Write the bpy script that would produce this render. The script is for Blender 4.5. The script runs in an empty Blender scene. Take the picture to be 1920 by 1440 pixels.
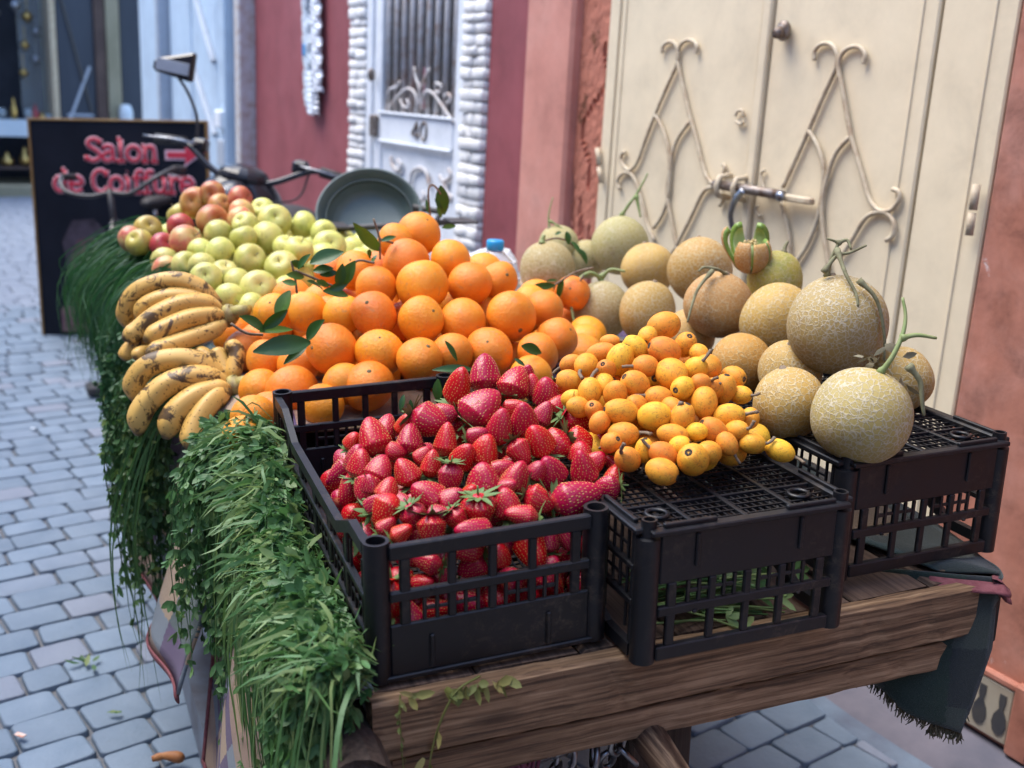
import bpy, bmesh, math, random
import numpy as np
from mathutils import Vector, Matrix, Quaternion
random.seed(7); rng = np.random.default_rng(11)
scene = bpy.context.scene
COL = scene.collection
R = math.radians
# ------------------------------------------------------------------ camera, sky, sun, exposure
CAMH = 1.38
CAMM = ((0.487296, 0.250927, -0.836408), (0.871713, -0.083212, 0.482900), (0.051573, -0.964423, -0.259285))
cd = bpy.data.cameras.new('camera'); cam = bpy.data.objects.new('camera', cd); COL.objects.link(cam)
cd.sensor_width = 36; cd.lens = 2011 / 1920 * 36; cd.clip_start = .05; cd.clip_end = 300
rot = Matrix([[r[0], -r[1], -r[2]] for r in CAMM])
cam.matrix_world = Matrix.Translation((0, 0, CAMH)) @ rot.to_4x4()
cd.dof.use_dof = True; cd.dof.focus_distance = 1.50; cd.dof.aperture_fstop = 4.2
scene.camera = cam
world = bpy.data.worlds.new('World'); scene.world = world; world.use_nodes = True
wn = world.node_tree.nodes; wl = world.node_tree.links
sky = wn.new('ShaderNodeTexSky'); sky.sky_type = 'NISHITA'; sky.sun_disc = False; sky.ozone_density = 2.0
SUN_DIR = Vector((-.28, -.34, .95)).normalized()
sky.sun_elevation = math.asin(SUN_DIR.z); sky.sun_rotation = math.atan2(SUN_DIR.x, SUN_DIR.y)
bg = wn['Background']; bg.inputs['Strength'].default_value = .15
wl.new(sky.outputs[0], bg.inputs[0])
sd = bpy.data.lights.new('sun', 'SUN'); sd.energy = 1.3; sd.angle = R(45); sd.color = (1, .93, .82)
so = bpy.data.objects.new('sun', sd); COL.objects.link(so)
so.rotation_euler = SUN_DIR.to_track_quat('Z', 'Y').to_euler()
vs = scene.view_settings; vs.view_transform = 'Standard'; vs.look = 'None'; vs.gamma = 1; vs.exposure = 1.95

# ------------------------------------------------------------------ frames
CART_O = Vector((-0.97035, 0.40017, .73))
_y, _t = R(7.5), R(2)
CV = Vector((-math.cos(_y), math.sin(_y), 0)); CU0 = Vector((math.sin(_y), math.cos(_y), 0))
CU = CU0 * math.cos(_t) + Vector((0, 0, math.sin(_t))); CW = CV.cross(CU)
if CW.z < 0: CW = -CW
CART = Matrix(((CU.x, CV.x, CW.x, CART_O.x), (CU.y, CV.y, CW.y, CART_O.y), (CU.z, CV.z, CW.z, CART_O.z), (0, 0, 0, 1)))
# (u, v, w) = across the cart, along the cart, above its deck.  Left handed, so mirrored meshes are avoided by
# converting points, never by parenting geometry to this matrix.
def cw(p): return CART @ Vector(p)
def cdir(d): return (CART.to_3x3() @ Vector(d)).normalized()
CM3 = np.array([[CU.x, CU.y, CU.z], [CV.x, CV.y, CV.z], [CW.x, CW.y, CW.z]])
def cwa(a): return np.asarray(a, float) @ CM3 + np.array(CART_O)
def ray(px, py):
    v = Vector((px - 960, py - 720, 2011)); return Vector([sum(CAMM[i][j] * v[j] for j in range(3)) for i in range(3)])
def at(px, py, x=None, y=None, z=None):
    r = ray(px, py)
    t = x / r.x if x is not None else (y / r.y if y is not None else (z - CAMH) / r.z)
    return Vector((0, 0, CAMH)) + r * t
CINV = CART.inverted()
def cat(px, py, v):
    o = CINV @ Vector((0, 0, CAMH)); r = CINV.to_3x3() @ ray(px, py)
    return o + r * ((v - o.y) / r.y)
def pix(p):
    q = Vector(p) - Vector((0, 0, CAMH)); c = [sum(CAMM[i][j] * q[i] for i in range(3)) for j in range(3)]
    return 960 + 2011 * c[0] / c[2], 720 + 2011 * c[1] / c[2]

# ------------------------------------------------------------------ objects
def tag(o, label=None, cat=None, group=None, kind=None):
    if label: o['label'] = label
    if cat: o['category'] = cat
    if group: o['group'] = group
    if kind: o['kind'] = kind
    return o
def empty(name, loc=(0, 0, 0), rot=(0, 0, 0)):
    o = bpy.data.objects.new(name, None); COL.objects.link(o); o.location = loc; o.rotation_euler = rot
    o.empty_display_size = .05
    return o
def mesh_data(name, verts, faces, mats, midx=None, smooth=True, uv=None):
    me = bpy.data.meshes.new(name)
    me.from_pydata([tuple(v) for v in verts], [], [tuple(f) for f in faces])
    for m in (mats if isinstance(mats, (list, tuple)) else [mats]): me.materials.append(m)
    if midx is not None: me.polygons.foreach_set('material_index', midx)
    me.polygons.foreach_set('use_smooth', [smooth] * len(me.polygons))
    if uv is not None:
        l = me.uv_layers.new(name='UVMap'); vi = np.empty(len(me.loops), int); me.loops.foreach_get('vertex_index', vi)
        l.data.foreach_set('uv', np.asarray(uv, float)[vi].ravel())
    me.update(); return me
def link(name, me, parent=None, loc=None):
    o = bpy.data.objects.new(name, me); COL.objects.link(o)
    if parent is not None: o.parent = parent
    if loc is not None: o.location = loc
    return o
class MB:
    def __init__(s): s.v = []; s.f = []; s.m = []; s.uv = []
    def add(s, v, f, m=0, uv=None):
        n = len(s.v); s.v += [tuple(p) for p in v]; s.f += [tuple(i + n for i in q) for q in f]; s.m += [m] * len(f)
        s.uv += list(uv) if uv is not None else [(0, 0)] * len(v)
        return s
    def box(s, a, b, bev=.0015, m=0):
        (x0, y0, z0), (x1, y1, z1) = a, b
        if x0 > x1: x0, x1 = x1, x0
        if y0 > y1: y0, y1 = y1, y0
        if z0 > z1: z0, z1 = z1, z0
        bev = min(bev, (x1 - x0) * .3, (y1 - y0) * .3, (z1 - z0) * .3)
        c = ((x0 + x1) / 2, (y0 + y1) / 2, (z0 + z1) / 2); h = ((x1 - x0) / 2, (y1 - y0) / 2, (z1 - z0) / 2)
        v = []; ix = {}
        for sx in (-1, 1):
            for sy in (-1, 1):
                for sz in (-1, 1):
                    sg = (sx, sy, sz)
                    for ax in range(3):
                        p = [c[k] + sg[k] * (h[k] - (bev if k != ax else 0)) for k in range(3)]
                        ix[(sx, sy, sz, ax)] = len(v); v.append(p)
        f = []
        for ax in range(3):
            o1, o2 = [k for k in range(3) if k != ax]
            for sg in (-1, 1):
                q = []
                for (p1, p2) in ((-1, -1), (1, -1), (1, 1), (-1, 1)):
                    t = [0, 0, 0]; t[ax] = sg; t[o1] = p1; t[o2] = p2; q.append(ix[(*t, ax)])
                f.append(q)
            for s1 in (-1, 1):
                for s2 in (-1, 1):
                    t0 = [0, 0, 0]; t0[ax] = -1; t0[o1] = s1; t0[o2] = s2; t1 = list(t0); t1[ax] = 1
                    f.append((ix[(*t0, o1)], ix[(*t1, o1)], ix[(*t1, o2)], ix[(*t0, o2)]))
        for sx in (-1, 1):
            for sy in (-1, 1):
                for sz in (-1, 1): f.append([ix[(sx, sy, sz, a_)] for a_ in range(3)])
        return s.add(v, f, m)
    def tube(s, pts, rad, n=8, m=0, caps=True, flat=None, flatk=1., closed=False):
        pts = [Vector(p) for p in pts]; k = len(pts)
        if not hasattr(rad, '__len__'): rad = [rad] * k
        v = []; f = []; T = []
        for i in range(k):
            a = pts[max(i - 1, 0)] if not closed else pts[i - 1]; b = pts[min(i + 1, k - 1)] if not closed else pts[(i + 1) % k]
            t = (b - a); T.append(t.normalized() if t.length > 1e-9 else Vector((0, 0, 1)))
        nrm = T[0].orthogonal().normalized()
        for i in range(k):
            if flat is not None:
                fl = Vector(flat); nrm = T[i].cross(fl)
                nrm = nrm.normalized() if nrm.length > 1e-6 else T[i].orthogonal().normalized(); bn = fl.normalized() * flatk
            else:
                nrm = (nrm - T[i] * nrm.dot(T[i])); nrm = nrm.normalized() if nrm.length > 1e-6 else T[i].orthogonal().normalized()
                bn = T[i].cross(nrm)
            for j in range(n):
                a = 2 * math.pi * j / n; v.append(pts[i] + (nrm * math.cos(a) + bn * math.sin(a)) * rad[i])
        rng_ = range(k) if closed else range(k - 1)
        for i in rng_:
            i2 = (i + 1) % k
            for j in range(n): f.append((i * n + j, i * n + (j + 1) % n, i2 * n + (j + 1) % n, i2 * n + j))
        if caps and not closed:
            f.append(tuple(range(n - 1, -1, -1))); f.append(tuple((k - 1) * n + j for j in range(n)))
        return s.add(v, f, m)
    def lathe(s, prof, n=16, m=0, M=None):
        v = []; f = []; k = len(prof)
        for r_, z_ in prof:
            for j in range(n):
                a = 2 * math.pi * j / n; p = Vector((r_ * math.cos(a), r_ * math.sin(a), z_)); v.append(M @ p if M else p)
        for i in range(k - 1):
            for j in range(n): f.append((i * n + j, i * n + (j + 1) % n, (i + 1) * n + (j + 1) % n, (i + 1) * n + j))
        return s.add(v, f, m)
    def ell(s, c, r, n=12, k=8, m=0, M=None):
        c = Vector(c); r = Vector(r) if hasattr(r, '__len__') else Vector((r, r, r))
        v = []; f = []
        for i in range(k + 1):
            t = math.pi * i / k
            for j in range(n):
                a = 2 * math.pi * j / n; p = Vector((math.sin(t) * math.cos(a) * r.x, math.sin(t) * math.sin(a) * r.y, math.cos(t) * r.z))
                v.append(c + (M @ p if M else p))
        for i in range(k):
            for j in range(n): f.append((i * n + j, (i + 1) * n + j, (i + 1) * n + (j + 1) % n, i * n + (j + 1) % n))
        return s.add(v, f, m)
    def xf(s, fn): s.v = [tuple(fn(p)) for p in s.v]; return s
    def cart(s): return s.xf(cw)
    def data(s, name, mats, smooth=True, uv=False):
        me = mesh_data(name, s.v, s.f, mats, s.m, smooth, s.uv if uv else None)
        bm = bmesh.new(); bm.from_mesh(me); bmesh.ops.recalc_face_normals(bm, faces=bm.faces); bm.to_mesh(me); bm.free()
        return me
    def build(s, name, mats, parent=None, smooth=False, uv=False):
        return link(name, s.data(name, mats, smooth, uv), parent)
def auto_smooth(o, ang=40):
    me = o.data; me.polygons.foreach_set('use_smooth', [True] * len(me.polygons)); me.set_sharp_from_angle(angle=R(ang)); return o
def spl(pts, n=6):
    P = [Vector(p) for p in pts]; out = []
    for i in range(len(P) - 1):
        a = P[i - 1] if i else P[0] * 2 - P[1]; b = P[i]; c = P[i + 1]; d = P[i + 2] if i + 2 < len(P) else P[-1] * 2 - P[-2]
        for k in range(n):
            t = k / n; out.append(.5 * ((2 * b) + (c - a) * t + (2 * a - 5 * b + 4 * c - d) * t * t + (3 * b - a - 3 * c + d) * t ** 3))
    out.append(P[-1]); return out

# ------------------------------------------------------------------ materials
class NT:
    def __init__(s, name):
        s.mat = bpy.data.materials.new(name); s.mat.use_nodes = True; s.t = s.mat.node_tree; s.n = s.t.nodes; s.l = s.t.links
        s.p = s.n['Principled BSDF']; s.out = s.n['Material Output']
    def node(s, typ, **kw):
        nd = s.n.new(typ)
        for k, v in kw.items():
            if k in nd.inputs: s.inp(nd, k, v)
            else: setattr(nd, k, v)
        return nd
    def inp(s, nd, k, v):
        i = nd.inputs[k]
        if isinstance(v, bpy.types.NodeSocket): s.l.new(v, i)
        else: i.default_value = v if not (hasattr(v, '__len__') and i.type == 'RGBA' and len(v) == 3) else (*v, 1)
    def coord(s, which='Object', scale=(1, 1, 1), rot=(0, 0, 0)):
        tc = s.n.new('ShaderNodeTexCoord'); mp = s.n.new('ShaderNodeMapping'); s.l.new(tc.outputs[which], mp.inputs[0])
        mp.inputs['Scale'].default_value = scale; mp.inputs['Rotation'].default_value = rot; return mp.outputs[0]
    def noise(s, vec, scale, detail=4, rough=.6, dist=0):
        nd = s.node('ShaderNodeTexNoise'); nd.inputs['Scale'].default_value = scale; nd.inputs['Detail'].default_value = detail
        nd.inputs['Roughness'].default_value = rough; nd.inputs['Distortion'].default_value = dist; s.l.new(vec, nd.inputs['Vector']); return nd.outputs['Fac']
    def vor(s, vec, scale, feature='F1', rand=1.):
        nd = s.n.new('ShaderNodeTexVoronoi'); nd.feature = feature; nd.inputs['Scale'].default_value = scale; nd.inputs['Randomness'].default_value = rand
        s.l.new(vec, nd.inputs['Vector']); return nd.outputs['Distance']
    def ramp(s, fac, stops, interp='LINEAR'):
        nd = s.n.new('ShaderNodeValToRGB'); nd.color_ramp.interpolation = interp; e = nd.color_ramp.elements
        while len(e) < len(stops): e.new(.5)
        for i, (p, c) in enumerate(stops):
            e[i].position = p; c = (c, c, c) if not hasattr(c, '__len__') else c; e[i].color = (*c, 1)
        s.l.new(fac, nd.inputs[0]); return nd.outputs[0]
    def mix(s, fac, a, b, mode='MIX'):
        nd = s.n.new('ShaderNodeMix'); nd.data_type = 'RGBA'; nd.blend_type = mode
        for k, v in ((0, fac), (6, a), (7, b)):
            i = nd.inputs[k]
            if isinstance(v, bpy.types.NodeSocket): s.l.new(v, i)
            else: i.default_value = (*v, 1) if hasattr(v, '__len__') else v
        return nd.outputs[2]
    def math(s, op, a, b=0., c=0.):
        nd = s.n.new('ShaderNodeMath'); nd.operation = op
        for k, v in enumerate((a, b, c)):
            if isinstance(v, bpy.types.NodeSocket): s.l.new(v, nd.inputs[k])
            else: nd.inputs[k].default_value = v
        return nd.outputs[0]
    def bump(s, h, strength=.3, dist=.002, normal=None):
        nd = s.n.new('ShaderNodeBump'); nd.inputs['Strength'].default_value = strength; nd.inputs['Distance'].default_value = dist
        s.l.new(h, nd.inputs['Height'])
        if normal is not None: s.l.new(normal, nd.inputs['Normal'])
        return nd.outputs[0]
    def rnd(s): return s.n.new('ShaderNodeObjectInfo').outputs['Random']
    def sep(s, vec): nd = s.n.new('ShaderNodeSeparateXYZ'); s.l.new(vec, nd.inputs[0]); return nd.outputs
    def hsv(s, col, h=.5, sat=1., val=1.):
        nd = s.n.new('ShaderNodeHueSaturation'); s.l.new(col, nd.inputs['Color'])
        for k, v in (('Hue', h), ('Saturation', sat), ('Value', val)):
            if isinstance(v, bpy.types.NodeSocket): s.l.new(v, nd.inputs[k])
            else: nd.inputs[k].default_value = v
        return nd.outputs[0]
    def fin(s, col=None, rough=.6, normal=None, **kw):
        if col is not None: s.inp(s.p, 'Base Color', col)
        s.inp(s.p, 'Roughness', rough)
        if normal is not None: s.l.new(normal, s.p.inputs['Normal'])
        for k, v in kw.items(): s.inp(s.p, k.replace('_', ' '), v)
        return s.mat
def simple(name, c1, c2=None, scale=8, rough=.6, bump=.2, bd=.002, bscale=None, coords='Object', stretch=(1, 1, 1), lo=.35, hi=.65, **kw):
    t = NT(name); v = t.coord(coords, stretch); n = t.noise(v, scale, 6)
    col = t.ramp(n, [(lo, c1), (hi, c2 or tuple(x * .7 for x in c1))])
    nb = t.noise(v, bscale or scale * 4, 5)
    return t.fin(col, rough, t.bump(nb, bump, bd) if bump else None, **kw)
M = {}
def mk_orange():
    t = NT('orange_peel'); v = t.coord('Object'); r = t.rnd()
    off = t.node('ShaderNodeVectorMath', operation='ADD'); t.l.new(v, off.inputs[0]); t.l.new(t.math('MULTIPLY', r, 31.), off.inputs[1]); o = off.outputs[0]
    n = t.noise(o, 1.6, 4); col = t.ramp(n, [(.3, (.80, .225, .010)), (.7, (.86, .31, .02))])
    col = t.hsv(col, t.math('MULTIPLY_ADD', r, .026, .487), 1., t.math('MULTIPLY_ADD', r, .16, .9))
    sc = t.noise(o, 2.6, 10, .8, .9); col = t.mix(t.ramp(sc, [(.56, 0), (.61, .5)]), col, (.40, .22, .10))
    sp = t.vor(o, 3.1); col = t.mix(t.ramp(sp, [(.03, .7), (.06, 0)]), col, (.20, .09, .03))
    pore = t.vor(o, 40); fine = t.noise(o, 9, 4)
    col = t.mix(t.ramp(pore, [(.05, .28), (.35, 0)]), col, (.62, .14, .008))
    h = t.math('ADD', t.math('MULTIPLY', t.ramp(pore, [(.0, 0), (.5, 1)]), .55), t.math('MULTIPLY', fine, 2.2))
    return t.fin(col, .42, t.bump(h, .6, .0011), Specular_IOR_Level=.45, Subsurface_Weight=.05, Subsurface_Radius=(.01, .004, .001), Subsurface_Scale=.5)
M['orange'] = mk_orange()
M['button'] = simple('stem_button', (.16, .13, .05), (.09, .06, .025), 200, .8)
def mk_apple(name, a, b, c, lo=.35, hi=.7):
    t = NT(name); v = t.coord('Object'); r = t.rnd()
    off = t.node('ShaderNodeVectorMath', operation='ADD'); t.l.new(v, off.inputs[0]); t.l.new(t.math('MULTIPLY', r, 23.), off.inputs[1])
    n = t.noise(off.outputs[0], 1.1, 3, .5, .4); col = t.ramp(n, [(lo, a), (.5, b), (hi, c)])
    st = t.noise(t.coord('Object', (5, 5, .5)), 2.4, 4); col = t.mix(t.ramp(st, [(.45, 0), (.7, .25)]), col, c)
    sp = t.vor(v, 11); col = t.mix(t.ramp(sp, [(.05, .5), (.12, 0)]), col, tuple(min(1, x * 1.4 + .05) for x in b))
    bl = t.noise(off.outputs[0], 3.2, 8, .75, .5); col = t.mix(t.ramp(bl, [(.57, 0), (.62, .55)]), col, (.22, .13, .04))
    col = t.hsv(col, t.math('MULTIPLY_ADD', r, .03, .485), 1., t.math('MULTIPLY_ADD', r, .2, .88))
    return t.fin(col, .36, None, Specular_IOR_Level=.45)
M['apple_g'] = mk_apple('green_apple_skin', (.46, .48, .10), (.56, .55, .15), (.66, .58, .18))
M['apple_y'] = mk_apple('yellow_apple_skin', (.50, .40, .07), (.45, .36, .08), (.38, .24, .06))
M['apple_r'] = mk_apple('russet_red_apple_skin', (.42, .09, .035), (.46, .18, .06), (.52, .30, .10))
M['apple_d'] = mk_apple('red_apple_skin', (.34, .022, .03), (.42, .05, .05), (.50, .17, .09))
M['apple_p'] = mk_apple('pink_apple_skin', (.60, .16, .10), (.62, .33, .13), (.58, .45, .16))
def mk_straw():
    t = NT('strawberry_flesh'); v = t.coord('Object'); r = t.rnd()
    z = t.sep(v)[2]; n = t.noise(v, 2.2, 3)
    col = t.mix(n, (.36, .0025, .010), (.50, .007, .013))
    sh = t.math('ADD', z, t.math('MULTIPLY_ADD', n, .36, t.math('MULTIPLY_ADD', r, .22, -.18)))
    col = t.mix(t.ramp(sh, [(.0, .75), (.10, 0)]), col, (.74, .30, .12))
    col = t.hsv(col, t.math('MULTIPLY_ADD', r, .018, .484), 1., t.math('MULTIPLY_ADD', r, .35, .8))
    b = t.bump(t.noise(v, 14, 3), .15, .02)
    return t.fin(col, .27, b, Specular_IOR_Level=.42, Coat_Weight=.12, Coat_Roughness=.12)
M['straw'] = mk_straw()
M['seed'] = simple('strawberry_seed', (.62, .40, .10), (.5, .22, .05), 5, .4, 0)
M['calyx'] = simple('calyx_leaf', (.075, .15, .035), (.13, .20, .06), 60, .6, .2)
def mk_loquat():
    t = NT('loquat_skin'); v = t.coord('Object'); r = t.rnd()
    off = t.node('ShaderNodeVectorMath', operation='ADD'); t.l.new(v, off.inputs[0]); t.l.new(t.math('MULTIPLY', r, 37.), off.inputs[1])
    n = t.noise(off.outputs[0], 1.6, 3); col = t.ramp(n, [(.3, (.76, .40, .04)), (.7, (.78, .30, .025))])
    col = t.hsv(col, t.math('MULTIPLY_ADD', r, .045, .475), 1., t.math('MULTIPLY_ADD', r, .2, .88))
    br = t.noise(off.outputs[0], 4.2, 9, .78, 1.0); col = t.mix(t.ramp(br, [(.525, 0), (.595, .65)]), col, (.28, .11, .03))
    sp = t.vor(off.outputs[0], 13); col = t.mix(t.ramp(sp, [(.08, .55), (.16, 0)]), col, (.25, .10, .03))
    return t.fin(col, .55, t.bump(t.noise(v, 24, 4), .12, .02), Specular_IOR_Level=.3, Subsurface_Weight=.05, Subsurface_Radius=(.01, .004, .001), Subsurface_Scale=.3)
M['loquat'] = mk_loquat()
M['loquat_end'] = simple('loquat_calyx_end', (.10, .085, .07), (.035, .03, .025), 6, .9, .5, .02)
M['twig'] = simple('grey_brown_twig', (.26, .20, .14), (.13, .095, .06), 90, .85, .5, .001)
def mk_melon(name, base, base2, net, netlo=.035, scale=46, amount=1.):
    t = NT(name); v = t.coord('Object'); r = t.rnd()
    off = t.node('ShaderNodeVectorMath', operation='ADD'); t.l.new(v, off.inputs[0]); t.l.new(t.math('MULTIPLY', r, 9.), off.inputs[1])
    o = off.outputs[0]
    wob = t.n.new('ShaderNodeTexNoise'); wob.inputs['Scale'].default_value = 105; wob.inputs['Detail'].default_value = 3; t.l.new(o, wob.inputs['Vector'])
    dv = t.node('ShaderNodeVectorMath', operation='MULTIPLY_ADD'); t.l.new(wob.outputs['Color'], dv.inputs[0]); dv.inputs[1].default_value = (.0115, .0115, .0115); t.l.new(o, dv.inputs[2])
    e = t.vor(dv.outputs[0], scale, 'DISTANCE_TO_EDGE'); e2 = t.vor(dv.outputs[0], scale * 1.7, 'DISTANCE_TO_EDGE')
    n1 = t.ramp(e, [(netlo, 1), (netlo + .055, 0)]); n2 = t.ramp(e2, [(.015, .4), (.07, 0)])
    gate = t.ramp(t.noise(o, 12, 2), [(.42, 0), (.58, 1)])
    net_f = t.math('MINIMUM', t.math('ADD', n1, t.math('MULTIPLY', n2, gate)), 1.)
    body = t.ramp(t.noise(o, 11, 4), [(.35, base), (.65, base2)])
    body = t.hsv(body, t.math('MULTIPLY_ADD', r, .03, .485), 1., t.math('MULTIPLY_ADD', r, .2, .9))
    dirt = t.noise(o, 24, 8, .75); body = t.mix(t.ramp(dirt, [(.57, 0), (.66, .5)]), body, (.18, .11, .05))
    vary = t.ramp(t.noise(o, 7, 2), [(.3, .55 * amount), (.7, amount)])
    col = t.mix(t.math('MULTIPLY', net_f, vary), body, net)
    return t.fin(col, .62, t.bump(net_f, .6, .0014), Specular_IOR_Level=.35)
M['melon_grey'] = mk_melon('grey_netted_melon_rind', (.33, .25, .10), (.39, .28, .09), (.50, .45, .34), .04, 126)
M['melon_gold'] = mk_melon('golden_netted_melon_rind', (.44, .31, .08), (.48, .31, .07), (.54, .46, .29), .03, 116, .95)
M['melon_green'] = mk_melon('greenish_netted_melon_rind', (.33, .285, .115), (.40, .31, .12), (.52, .47, .33), .026, 118, .95)
M['melon_tan'] = mk_melon('tan_orange_melon_rind', (.44, .25, .08), (.50, .30, .09), (.56, .44, .26), .022, 126, .85)
M['melon_deep'] = mk_melon('deep_orange_melon_rind', (.42, .22, .035), (.50, .28, .05), (.52, .40, .20), .024, 114, .8)
M['melon_yellow'] = mk_melon('yellow_green_melon_rind', (.56, .40, .035), (.28, .27, .06), (.55, .47, .27), .024, 116, .8)
M['melon_flesh'] = simple('pale_green_melon_flesh', (.36, .44, .15), (.50, .54, .26), 30, .35, .2, .001)
M['melon_skin_cut'] = simple('green_melon_cut_edge', (.20, .31, .06), (.15, .25, .04), 40, .4, .1)
M['melon_seed'] = simple('melon_seed', (.66, .52, .26), (.52, .36, .14), 50, .4, .1)
M['vine'] = simple('green_vine', (.16, .24, .07), (.24, .27, .11), 40, .6, .3, .001)
M['dryvine'] = simple('dried_vine', (.23, .23, .13), (.13, .12, .06), 60, .85, .4, .001)
def mk_banana():
    t = NT('banana_skin'); v = t.coord('Object'); r = t.rnd()
    off = t.node('ShaderNodeVectorMath', operation='ADD'); t.l.new(v, off.inputs[0]); t.l.new(t.math('MULTIPLY', r, 5.), off.inputs[1]); o = off.outputs[0]
    col = t.ramp(t.noise(o, 9, 4), [(.3, (.58, .33, .075)), (.7, (.66, .42, .12))])
    bl = t.noise(o, 30, 9, .72, 1.2); col = t.mix(t.ramp(bl, [(.57, 0), (.62, .92)]), col, (.055, .032, .016)); b3 = t.noise(o, 13, 7, .65, 1.6); col = t.mix(t.ramp(b3, [(.565, 0), (.60, .92)]), col, (.06, .034, .018))
    sp = t.vor(o, 115); col = t.mix(t.ramp(sp, [(.12, .8), (.22, 0)]), col, (.12, .06, .02))
    ed = t.sep(t.coord('UV'))
    e2 = t.math('ADD', t.math('ABSOLUTE', t.math('MULTIPLY_ADD', ed[1], 2., -1.)), t.math('MULTIPLY_ADD', t.noise(o, 40, 4), .12, -.06))
    col = t.mix(t.ramp(e2, [(.86, 0), (.95, .9)]), col, (.10, .065, .03))
    return t.fin(col, .45, t.bump(t.noise(o, 80, 4), .12, .001), Specular_IOR_Level=.4)
M['banana'] = mk_banana()
M['crown'] = simple('banana_crown', (.42, .36, .10), (.16, .10, .04), 50, .6, .4, .002)
def mk_leaf(name, a, b, c, rough=.5, transl=.25):
    t = NT(name); at_ = t.n.new('ShaderNodeAttribute'); at_.attribute_name = 'tint'
    v = t.coord('Object'); n = t.noise(v, 14, 4)
    col = t.ramp(at_.outputs['Fac'], [(.0, a), (.55, b), (1., c)]); col = t.mix(t.ramp(n, [(.35, 0), (.7, .35)]), col, a)
    m = t.fin(col, rough, t.bump(t.noise(v, 160, 3), .25, .001), Specular_IOR_Level=.45)
    tr = t.n.new('ShaderNodeBsdfTranslucent'); t.l.new(t.hsv(col, .49, 1.1, 1.4), tr.inputs[0])
    mx = t.n.new('ShaderNodeMixShader'); mx.inputs[0].default_value = transl
    t.l.new(t.p.outputs[0], mx.inputs[1]); t.l.new(tr.outputs[0], mx.inputs[2]); t.l.new(mx.outputs[0], t.out.inputs[0]); return m
M['herb'] = mk_leaf('fresh_herb_green', (.036, .105, .034), (.095, .215, .070), (.27, .36, .14))
M['herb_dark'] = mk_leaf('dark_herb_green', (.026, .076, .028), (.06, .14, .042), (.18, .24, .06))
M['dill'] = mk_leaf('feathery_grass_green', (.018, .066, .028), (.044, .126, .046), (.10, .19, .07))
M['citrus_leaf'] = mk_leaf('citrus_leaf_green', (.018, .065, .012), (.035, .105, .02), (.10, .20, .03), .38, .18)
M['wilt'] = mk_leaf('wilted_leaf', (.12, .16, .04), (.24, .23, .07), (.36, .30, .12), .6)
def mk_plastic():
    t = NT('black_crate_plastic'); v = t.coord('Object'); n = t.noise(v, 22, 7, .7)
    col = t.ramp(n, [(.4, (.0028, .0036, .006)), (.75, (.0075, .0085, .012))])
    d = t.noise(v, 60, 9, .8, .5); d2 = t.noise(v, 7, 3); dm = t.math('MULTIPLY', t.ramp(d, [(.50, 0), (.66, 1)]), t.ramp(d2, [(.46, 0), (.64, .55)]))
    col = t.mix(dm, col, (.10, .072, .05))
    return t.fin(col, t.ramp(n, [(.3, .36), (.7, .55)]), t.bump(t.noise(v, 160, 4), .12, .001), Specular_IOR_Level=.45)
M['plastic'] = mk_plastic()
def mk_wood(name, a, b, c, axis=0, sc=1., rough=.7):
    t = NT(name); st = [95 * sc, 95 * sc, 95 * sc]; st[axis] = 2.0 * sc; v = t.coord('Object', st)
    g = t.noise(v, 1.6, 8, .65, .25); col = t.ramp(g, [(.36, a), (.5, b), (.64, c)])
    big = t.noise(t.coord('Object'), 5, 5, .6); col = t.mix(t.ramp(big, [(.4, 0), (.75, .55)]), col, a)
    kn = t.vor(t.coord('Object', tuple(3.2 if i == axis else 11 for i in range(3))), 1.); col = t.mix(t.ramp(kn, [(.05, .8), (.14, 0)]), col, (.035, .02, .012))
    return t.fin(col, rough, t.bump(g, .5, .003), Specular_IOR_Level=.3)
M['wood'] = mk_wood('weathered_cart_wood', (.070, .041, .024), (.225, .135, .074), (.40, .265, .155), 0)
M['wood_deck'] = mk_wood('deck_wood', (.05, .033, .025), (.11, .07, .05), (.16, .105, .075), 1)
M['wood_dark'] = mk_wood('dark_wood', (.02, .014, .012), (.045, .03, .024), (.07, .05, .04), 2)
M['bamboo'] = mk_wood('worn_handle_wood', (.03, .018, .014), (.075, .044, .03), (.26, .18, .12), 1, .8, .5)

ORANGES=[(.3802,1.054,.3606,.0436),(.3208,.9428,.3203,.045),(.4085,.9389,.3233,.0401),(.3275,.8611,.2923,.0478),(.4243,.8712,.2885,.0435),(.4959,.9054,.2854,.037),(.2525,.9069,.2854,.0394),(.232,.983,.3038,.0379),(.2025,1.045,.2922,.0371),(.2255,.8236,.2522,.0413),(.1834,.8826,.2426,.0373),(.2999,.7789,.2465,.0424),(.3795,.7845,.2361,.0435),(.477,.789,.2396,.0486),(.5679,.8451,.238,.037),(.5501,.7441,.2024,.0391),(.4078,.7215,.1933,.0448),(.4949,.7024,.1879,.0372),(.3339,.7075,.1988,.0369),(.1371,.7726,.2063,.0451),(.2133,.7402,.2017,.0431),(.2691,.6756,.1988,.04),(.1278,.925,.2409,.0373),(.0753,.9958,.2278,.0375),(.0436,.894,.1633,.0379),(.0904,.8436,.1634,.038),(.0667,.7767,.1332,.0474),(.0214,.8386,.1253,.0383),(.1435,.7124,.1592,.0372),(.1801,.6457,.1578,.0446),(-.0167,.6609,.1334,.0357),(.0191,.7177,.1194,.0369),(-.0117,.5937,.1208,.0355),(.1002,.6646,.1338,.0369),(.4599,.6479,.1646,.0368),(.7184,1.040,.2231,.0385),(.3192,1.013,.3508,.0367)]
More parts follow.
